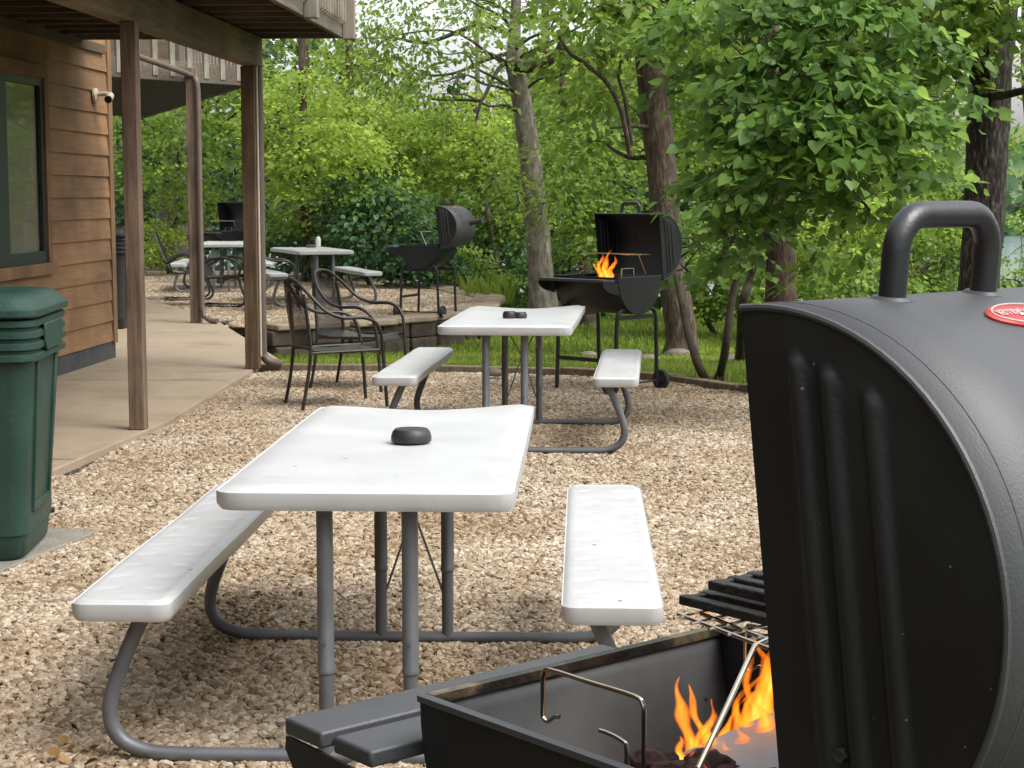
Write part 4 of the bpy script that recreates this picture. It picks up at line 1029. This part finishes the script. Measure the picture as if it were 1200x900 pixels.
def trunk_mesh(mb, pts, rads, sides=14, flare=1.5):
    P = curve(pts,6); m = len(P); rr = []
    for i in range(m):
        t = i/(m-1)*(len(rads)-1); k = min(int(t),len(rads)-2); rr.append(rads[k]+(rads[k+1]-rads[k])*(t-k))
    rr = [r*(1+(flare-1)*max(0,1-i/(m*.12))**2) for i,r in enumerate(rr)]
    mb.tube(P, rr, sides, wob=.10); return P
NT = 0
def tree(name, label, cat, trunk, rads, ells, leaf, lpc, spread, lm, bark, group=None, nl=10, flat=.3, wide=1.0, droop=.25, shell=.45, extra=None, lr=.35, lowf=.25):
    base = Vector(trunk[0]); t = thing(name, base, label, cat, 0, group)
    mb = MB(); P = trunk_mesh(mb, [Vector(p)-base for p in trunk], rads)
    mb.build('trunk', M[bark], t, ang=60)
    C,H_,N_,S_,T_,SC = crown_points([(Vector(c)-base, r, k) for c,r,k in ells], leaf, lpc, spread, flat, shell, droop)
    leaves_mesh('crown', C,H_,N_,S_,T_, M[lm], t, wide)
    idx = rng.permutation(len(SC))[:nl]
    lb = MB()
    for i in idx:
        q = Vector(SC[i]); cand = [p for p in P[int(len(P)*lowf):] if p.z < q.z+.4] or P[int(len(P)*lowf):][:3]
        p = min(cand, key=lambda a: (a-q).length + .3*abs(a.z-q.z+.5))
        pts = limb(lb, p, q, rads[-1]*lr+.006, .004)
        for _ in range(2):
            j = random.randrange(len(pts)//3, len(pts)); near = SC[rng.integers(len(SC))]
            d = (Vector(near)-pts[j]); 
            if d.length < 1.6: limb(lb, pts[j], near, .008, .003, 3, sides=4)
    if extra:
        for pts, r0, r1 in extra:
            pp = curve([Vector(p)-base for p in pts],5); lb.tube(pp, [r0+(r1-r0)*i/(len(pp)-1) for i in range(len(pp))], 8)
    if lb.v: lb.build('branching', M['stem' if bark == 'bark_grey' else bark], t, ang=60)
    return t
def E(px, py, Y, rw_, rh, k, ry=None):           # ellipsoid from picture centre/half sizes
    c = D(px,py,Y); return (c, (rw_*Y/F, ry or rw_*Y/F*.8, rh*Y/F), k)
def B(px, Y):                                     # base on terrain
    x = (px-600)/F*Y; return Vector((x, Y, hgt(x,Y)-.1))

WG = 'woodland trees behind the gravel areas'
# T1 grey leaning trunk
Y = 22.8
tree('tree','grey-barked tree leaning left behind the second table, forked high up','tree',
  [B(640,Y), D(632,300,Y), D(622,190,Y), D(608,100,Y), D(602,72,Y), D(604,20,Y), D(610,-120,Y)], [.20,.17,.145,.125,.11,.07,.05],
  [E(500,45,Y-1,110,70,92), E(610,-20,Y+.6,120,50,50), E(690,30,Y-1,70,50,28), E(655,235,Y-.5,26,20,9), E(655,180,Y-.5,36,30,11), E(590,200,Y-.4,30,24,7), E(600,-130,Y,260,90,60)],
  .085, 24, .34, 'leaf_mid', 'bark_grey', nl=18, wide=.62, droop=.6, flat=.8,
  extra=[([D(603,78,Y),D(625,78,Y-.3),D(645,70,Y-.4),D(656,58,Y-.5),D(662,40,Y-.6)],.085,.05),
         ([D(606,66,Y),D(585,80,Y-.3),D(570,108,Y-.5),D(562,125,Y-.6),D(558,142,Y-.6)],.035,.012),
         ([D(566,118,Y-.5),D(540,117,Y-.5),D(512,117,Y-.4),D(496,112,Y-.4)],.022,.008),
         ([D(604,60,Y),D(570,70,Y),D(535,85,Y),D(505,88,Y),D(480,78,Y)],.03,.008),
         ([D(600,40,Y),D(560,30,Y),D(500,50,Y),D(455,45,Y),D(430,70,Y)],.04,.008)])
# T2 brown trunk
Y = 19.0
tree('tree','brown-barked tree right behind the grill with the tall flame','tree',
  [B(800,Y), D(797,380,Y), D(783,300,Y), D(775,200,Y), D(765,100,Y), D(752,0,Y), D(745,-150,Y)], [.20,.17,.165,.165,.16,.15,.11],
  [E(700,20,Y-.5,90,60,48), E(830,-10,Y,90,55,42), E(700,130,Y+1.2,60,50,26), E(760,-140,Y,300,80,50), E(810,60,Y+.8,50,60,22)],
  .105, 22, .38, 'leaf_mid', 'bark_brown', nl=14,
  extra=[([D(738,180,Y-.3),D(728,130,Y-.5),D(712,98,Y-.6),D(690,78,Y-.6),D(668,62,Y-.6),D(655,42,Y-.6)],.03,.02),
         ([D(772,150,Y),D(745,148,Y-.2),D(715,150,Y-.3)],.03,.012),
         ([D(740,170,Y-.2),D(733,120,Y-.3),D(725,90,Y-.3),D(728,70,Y-.3)],.025,.012)])
# T3 dark oak at right
Y = 14.0
tree('oak_tree','tall oak with dark furrowed bark at far right behind the foreground grill','tree',
  [B(1150,Y), D(1147,340,Y), D(1153,250,Y), D(1158,150,Y), D(1162,60,Y), D(1168,0,Y), D(1175,-200,Y)], [.175,.165,.165,.165,.172,.175,.13],
  [E(1150,5,Y-1,70,45,40), E(1080,60,Y-.2,75,40,26), E(1010,-20,Y,110,40,36), E(1190,-130,Y,200,80,40)],
  .10, 22, .32, 'leaf_mid', 'bark_dark', nl=10,
  extra=[([D(1150,112,Y),D(1172,112,Y-.3),D(1200,106,Y-.6),D(1240,96,Y-.9)],.04,.025)])
# redbud
Y = 12.6
tree('redbud_tree','heart-leaved tree with big dark green leaves to the left of the furrowed oak','tree',
  [B(917,Y), D(915,350,Y), D(914,280,Y), D(905,200,Y), D(900,120,Y), D(905,30,Y)], [.14,.115,.11,.10,.08,.05],
  [E(a,b,Y-c,d,e*.8,max(4,int(k*.72))) for a,b,c,d,e,k in ((935,60,1.7,60,26,24),(880,95,1.5,50,22,18),(1000,95,1.9,62,22,26),(940,135,2.0,70,20,28),(1050,140,2.0,52,18,18),(860,150,1.4,48,20,16),
    (990,180,2.0,64,20,22),(905,190,1.8,60,22,22),(1075,190,1.9,38,16,9),(852,210,1.1,42,20,14),(965,225,1.6,40,18,9),(1035,240,1.6,40,18,8),(880,255,1.1,44,18,15),(866,300,.8,36,18,9),(985,300,1.3,40,14,6),(890,225,1.5,46,18,10),
    (820,20,.9,60,28,20),(900,5,1.4,70,26,24),(990,10,1.6,70,26,24),(1080,50,1.7,50,22,14),(1110,110,1.6,30,16,6),(830,85,.8,44,22,14),(960,-50,1.0,160,40,40))],
  .080, 18, .29, 'leaf_heart', 'bark_brown', nl=34, wide=1.15, droop=.4, flat=.22, lr=.10, shell=.1, lowf=.55)
# slender leaning stems
for (pts, r_, lab) in (([G(829,447,-.03),D(820,432,13.4),D(806,390,13.6),D(798,350,13.8),D(788,310,14.0)],.035,'slim dark stem leaning left beside the grill wheel'),
                       ([G(842,448,-.03),D(850,410,13.3),D(858,350,13.3),D(866,320,13.3),D(874,290,13.3),D(884,240,13.2)],.033,'slim dark stem leaning right beside the foreground grill lid'),
                       ([G(868,425,-.15),D(870,360,15.6),D(878,330,15.6),D(888,295,15.5),D(905,250,15.4)],.045,'thicker dark sapling stem right of the leaning pair')):
    top = pts[-1]
    tree('sapling', lab, 'sapling', pts, [r_,r_,r_*.85,r_*.7,r_*.5], [((top.x,top.y,top.z+.1),(.5,.5,.35),9)], .09, 12, .25, 'leaf_heart', 'stem', nl=4, wide=1.1)
# woodland trees & shrubs
spec = [
 # name,label,cat, basepx, Y, trunk r, ells, leaf, lpc, spread, leafmat, bark
 ('tree','thick pale-barked old tree left, half hidden by vines beside far grill','tree',200,33,.36,[(215,180,31,70,70,60),(150,150,32,60,80,40),(280,120,31,60,50,36),(200,60,33,90,50,30)],.12,24,.45,'leaf_mid','bark_grey'),
 ('tree','bright lime tree right of the post by the lawn','tree',345,29,.12,[(355,140,28.5,75,65,86),(400,200,27.5,70,60,64),(350,225,28.8,40,50,34)],.11,24,.42,'leaf_lime','bark_brown'),
 ('tree','feathery lime tree above the terrace grill','tree',470,31,.12,[(450,150,30,90,55,90),(540,170,29.5,90,50,80),(410,100,31,60,50,40)],.105,26,.42,'leaf_lime','bark_brown'),
 ('tree','slender lime tree left of the leaning grey tree','tree',574,29,.07,[(580,180,28.5,60,45,44),(560,130,29,60,30,26),(600,240,29,45,40,22)],.10,22,.38,'leaf_lime','bark_grey'),
 ('tree','leafy tree filling between the grey and brown trunks','tree',690,24,.09,[(690,200,23.5,60,60,56),(700,270,23,50,40,30),(660,150,25,60,40,34)],.10,24,.36,'leaf_mid','bark_brown'),
 ('tree','yellow-green tree above the second grill','tree',840,26,.13,[(800,70,25,70,60,54),(860,40,25,80,50,50),(700,80,26,70,50,44),(820,180,25,60,60,44)],.11,24,.42,'leaf_lime','bark_brown'),
 ('tree','light green tree behind the heart-leaved tree','tree',985,22,.10,[(1000,280,21,80,50,60),(930,300,22,70,45,44),(1060,230,22,60,60,44),(960,180,23,80,60,50)],.09,26,.34,'leaf_lime','bark_brown'),
 ('tree','mid green tree left of the furrowed oak','tree',1075,24,.13,[(1080,130,23,60,70,50),(1040,60,23,80,60,54),(1110,250,22,36,60,30)],.10,24,.38,'leaf_mid','bark_brown'),
 ('tree','sparse tree by the lake right of the furrowed oak','tree',1215,30,.09,[(1200,270,28,40,40,12),(1195,150,28,40,60,12),(1200,60,28,40,40,14),(1215,360,28,40,25,12)],.10,18,.38,'leaf_lime','bark_grey'),
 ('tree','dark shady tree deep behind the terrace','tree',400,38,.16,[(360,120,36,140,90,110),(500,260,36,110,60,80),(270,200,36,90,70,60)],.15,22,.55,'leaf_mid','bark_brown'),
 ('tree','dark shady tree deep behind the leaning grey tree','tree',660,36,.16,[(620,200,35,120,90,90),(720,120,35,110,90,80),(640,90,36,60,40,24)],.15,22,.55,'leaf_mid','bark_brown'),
 ('tree','dark shady tree deep behind the heart-leaved tree','tree',900,34,.16,[(880,150,33,110,110,100),(1000,120,33,110,100,90),(940,270,32,130,60,70)],.15,22,.5,'leaf_shade','bark_brown'),
 ('tree','shaded tree deep behind the wooden posts','tree',180,40,.16,[(190,200,38,90,80,70),(250,60,38,90,60,50)],.16,20,.55,'leaf_shade','bark_brown'),
 ('shrub','cool green broad-leaved shrub behind the terrace grill','shrub',450,27.5,.04,[(450,265,27,62,45,60),(420,225,27.5,45,35,34),(490,300,27,45,32,34)],.13,18,.34,'leaf_blue','stem'),
 ('shrub','dark shrub behind the far table with the bottle','shrub',380,30,.04,[(390,290,29,60,36,44),(350,285,30,45,36,34)],.12,20,.36,'leaf_shade','stem'),
 ('shrub','rounded dark bush right of the terrace grill','shrub',590,30,.04,[(590,300,29,50,44,50),(560,280,30,40,40,34)],.10,24,.34,'leaf_shade','stem'),
 ('shrub','lighter green bush right beside the terrace grill','shrub',550,28,.03,[(548,315,27.5,30,26,26),(600,340,27,30,20,18)],.09,22,.28,'leaf_mid','stem'),
 ('shrub','dark bush behind the second grill shelf','shrub',680,25.5,.04,[(680,325,25,50,48,50),(640,330,27,40,36,24)],.10,22,.32,'leaf_shade','stem'),
 ('shrub','green bush right of the second grill lid','shrub',845,22.5,.04,[(845,330,22,50,42,46),(820,280,22.5,40,40,26)],.09,24,.30,'leaf_mid','stem'),
 ('shrub','vine-covered bush left at the edge of the terrace','shrub',178,31,.04,[(180,285,31,40,28,30),(215,240,32,30,30,18)],.10,20,.3,'leaf_lime','stem'),
 ('shrub','wide bush behind the foreground grill handle','shrub',1010,20.5,.04,[(1010,330,20,70,40,50),(1100,300,20.5,50,60,40),(930,340,20.5,40,30,22)],.09,22,.28,'leaf_mid','stem'),
 ('shrub','low lakeside bush at far right','shrub',1175,24,.03,[(1150,340,23.5,60,28,26),(1195,330,23.5,30,20,8)],.09,20,.28,'leaf_mid','stem'),
]
for (nm,lab,cat,bpx,Y,tr,el,lf,lpc,spd,lm,bk) in spec:
    top = max(el, key=lambda e: -e[1]); tp = D(top[0],top[1],top[2]); b0 = B(bpx,Y)
    tk = [b0, b0.lerp(tp,.33)+Vector((random.uniform(-.2,.2),0,0)), b0.lerp(tp,.66)+Vector((random.uniform(-.2,.2),0,0)), tp]
    if nm == 'tree': tk.append(tp+Vector((0,0,3.0)))
    tree(nm, lab, cat, tk, [tr,tr*.9,tr*.8,tr*.6,tr*.4][:len(tk)], [E(a,b,c,d,e,int(k*1.15)) for a,b,c,d,e,k in el], lf*.80, int(lpc*1.35), spd, lm, bk, group=None, nl=9 if nm=='tree' else 5)

# woodland beyond: a mass of leaves with a ragged top
def mass():
    Cs=[];n=26000
    px = rng.uniform(-300,1165,n); Yd = rng.uniform(42,56,n)
    top = -40 + 0*px
    top = np.where((px>415)&(px<600), 118+18*np.sin(px*.09)+14*np.sin(px*.23), top); top = np.where((px>600)&(px<700), 70+18*np.sin(px*.12), top)
    top = np.where((px>1090), 215+25*np.sin(px*.15), top)
    bot = 420
    py = top + (bot-top)*rng.random(n)**.9
    x = (px-600)/F*Yd; z = CH + (226-py)/F*Yd*1.0
    C = np.c_[x,Yd,z]; H_ = rng.normal(size=(n,3))+np.array([0,-.3,-.5]); N_ = rng.normal(0,.7,(n,3))+np.array([0,-.35,.8])
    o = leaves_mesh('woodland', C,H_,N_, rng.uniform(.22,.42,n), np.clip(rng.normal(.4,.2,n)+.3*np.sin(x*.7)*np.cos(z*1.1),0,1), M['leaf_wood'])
    tag(o,'far-off leafy woodland behind all the nearer trees','woodland',kind='stuff')
    # far shore across the lake
    n = 9000; x = rng.uniform(-200,260,n); Yd = rng.uniform(230,260,n); z = -4 + rng.random(n)**1.3*(16+6*np.sin(x*.05))
    C = np.c_[x,Yd,z]; H_ = rng.normal(size=(n,3)); N_ = rng.normal(0,.7,(n,3))+np.array([0,-.5,.6])
    o = leaves_mesh('far_shore_woods', C,H_,N_, rng.uniform(1.8,3.4,n), rng.uniform(.2,1,n), M['leaf_blue'])
    tag(o,'hazy wooded shore across the lake at far right','woodland',kind='stuff')
mass()
# unseen canopy added overhead, outside the frame, to shade the trees
def canopy():
    n = 3600; x = rng.uniform(-16,20,n); y = rng.uniform(26,46,n); z = rng.uniform(6.3,10.5,n) + .05*(y-17)
    keep = (np.sin(x*.8+1)*np.cos(y*.6) + .35*np.sin(x*2.1+y)) > -.45
    x,y,z = x[keep],y[keep],z[keep]; n = len(x)
    C = np.c_[x,y,z]; H_ = rng.normal(size=(n,3)); N_ = rng.normal(0,.5,(n,3))+np.array([0,0,1])
    o = leaves_mesh('shade_canopy', C,H_,N_, rng.uniform(.35,.6,n), rng.uniform(.2,.8,n), M['leaf_mid'])
    tag(o,'unseen high canopy added to shade the woodland trees','canopy',kind='stuff')
canopy()
def behind():  # unseen leaves added to darken reflections and lower ambient light
    n = 5000; x = rng.uniform(-14,22,n); y = rng.uniform(-13,-10,n); z = rng.uniform(0,8,n)
    x[:1800] = rng.uniform(12,14,1800); y[:1800] = rng.uniform(-10,8,1800)
    C = np.c_[x,y,z]; H_ = rng.normal(size=(n,3)); N_ = rng.normal(0,1,(n,3))
    o = leaves_mesh('unseen_leaf_mass', C,H_,N_, rng.uniform(.4,.8,n), rng.uniform(0,.7,n), M['leaf_wood'])
    tag(o,'unseen leaf mass added around the near side to darken reflections','woodland',kind='stuff')
behind()

# ------------------------------------------------------------------ grass, litter, rocks
def blades(name, n, xr, yr, h, label, keepf, lean=.4, mat='grass', zf=hgt, w=.010):
    x = rng.uniform(*xr,n); y = rng.uniform(*yr,n); k = np.array([keepf(a,b) for a,b in zip(x,y)]); x,y = x[k],y[k]; n = len(x)
    z = np.array([zf(a,b) for a,b in zip(x,y)]) - .065
    C = np.c_[x,y,z]; H_ = rng.normal(0,lean,(n,3)); H_[:,2] = 1; N_ = rng.normal(0,1,(n,3)); N_[:,2] = 0
    hh = rng.uniform(*h,n)
    patch = np.clip(.5+.35*np.sin(x*1.7+y*.8)*np.cos(y*1.3-x*.5)+rng.normal(0,.18,n),0,1)
    o = leaves_mesh(name, C,H_,N_,hh,patch,M[mat],wide=w/.4/ (sum(h)/2)); tag(o,label,'grass',kind='stuff'); return o
def lawn_ok(x,y):
    if inside(pad,x,y) or inside(terr,x,y) or inside(slab,x,y): return False
    if y < 12.8: return False
    bare = math.sin(x*2.3+1.1)*math.cos(y*1.1+.5)+.5*math.sin(x*5.1)*math.sin(y*3.3)
    return bare < .62 or random.random() < .3
blades('lawn_grass', 70000, (-2.6,4.5), (13.2,19.5), (.09,.15), 'short lawn grass between the gravel pad and the terrace', lawn_ok)
blades('far_lawn_grass', 60000, (-3,7), (19.5,28), (.10,.17), 'sunlit lawn grass running back to the trees', lawn_ok, w=.016)
tuft = D(545,350,25.3)
blades('tall_grass', 130, (-.7,.0), (24.6,26.0), (.2,.5), 'tuft of tall grass beside the terrace end', lambda a,b: True, lean=.3, zf=lambda a,b:-.05, w=.03)
def litter(name, n, cx, cy, sx, sy, z, size, label, mat='dry'):
    x = rng.normal(cx,sx,n); y = rng.normal(cy,sy,n); zz = np.array([ (z if z is not None else hgt(a,b)-.02) for a,b in zip(x,y)])
    C = np.c_[x,y,zz+rng.uniform(0,.02,n)]; H_ = rng.normal(size=(n,3)); H_[:,2]*=.3; N_ = rng.normal(0,.35,(n,3))+np.array([0,0,1])
    o = leaves_mesh(name,C,H_,N_,rng.uniform(*size,n),rng.random(n),M[mat]); tag(o,label,'leaf litter',kind='stuff')
litter('dry_leaves', 60, -.80,6.4,.07,.40,.012,(.015,.035),'dry orange leaves caught in gravel under the nearest bench')
litter('dry_leaves', 16, -1.1,4.5,.08,.12,.016,(.02,.045),'dry leaves by the nearest bench frame foot')
litter('leaf_litter', 2600, .9,17.6,1.3,1.1,None,(.04,.09),'brown leaf litter on the lawn below the brown trunk')
litter('leaf_litter', 700, 2.3,15.6,.6,.7,None,(.04,.08),'brown leaf litter around the slim leaning stems')
def rock(px,py,z,s,label,sx=1.5):
    q = G(px,py,z); mb = MB(); secs=[]
    for zz, k in ((-.5,.8),(0,1),(.45,.85),(.75,.4)):
        secs.append([(s*sx*k*random.uniform(.85,1.1)*math.cos(a), s*k*random.uniform(.85,1.1)*math.sin(a), s*zz) for a in [2*math.pi*j/10 for j in range(10)]])
    mb.loft(secs); o = mb.build('rock', M['rock'], bevel=.01); o.location = (q.x,q.y,z); tag(o,label,'rock')
rock(795,415,-.26,.08,'flat pale rock at the foot of the brown trunk',2.0)
rock(862,425,-.17,.11,'rounded pale rock beside the foreground grill lid')
rock(760,423,-.2,.09,'small grey rock behind the second grill leg')
rock(580,437,.06,.05,'small white stone on the timber edging behind second table',1.4)
rock(690,418,-.27,.08,'dark rock on the lawn behind the second grill')

# ------------------------------------------------------------------ light
w = bpy.data.worlds.new('World'); scn.world = w; w.use_nodes = True; nt = w.node_tree
bg = nt.nodes['Background']; sky = nt.nodes.new('ShaderNodeTexSky'); sky.sky_type = 'NISHITA'; sky.sun_disc = False
SE, SA = R(54), R(122)
sky.sun_elevation = SE; sky.sun_rotation = SA; sky.air_density = 1.0; sky.dust_density = 4.0; sky.ozone_density = 1.0
hs = nt.nodes.new('ShaderNodeHueSaturation'); hs.inputs['Saturation'].default_value = .20; hs.inputs['Value'].default_value = 2.45
nt.links.new(sky.outputs[0], hs.inputs['Color']); nt.links.new(hs.outputs[0], bg.inputs['Color']); bg.inputs['Strength'].default_value = .15
sd = bpy.data.lights.new('sun','SUN'); so = bpy.data.objects.new('sun', sd); COL.objects.link(so)
sd.energy = 1.1; sd.angle = R(25); sd.color = (1,.96,.89)
# direction towards sun: azimuth measured from +Y clockwise
dv = Vector((math.sin(SA)*math.cos(SE), math.cos(SA)*math.cos(SE), math.sin(SE)))
so.rotation_euler = dv.to_track_quat('Z','Y').to_euler(); so.location = (0,0,20)
scn.view_settings.view_transform = 'Standard'; scn.view_settings.look = 'None'; scn.view_settings.exposure = 0
scn.cycles.use_denoising = True
scn.cycles.max_bounces = 6; scn.cycles.transparent_max_bounces = 12; scn.cycles.caustics_reflective = False; scn.cycles.caustics_refractive = False
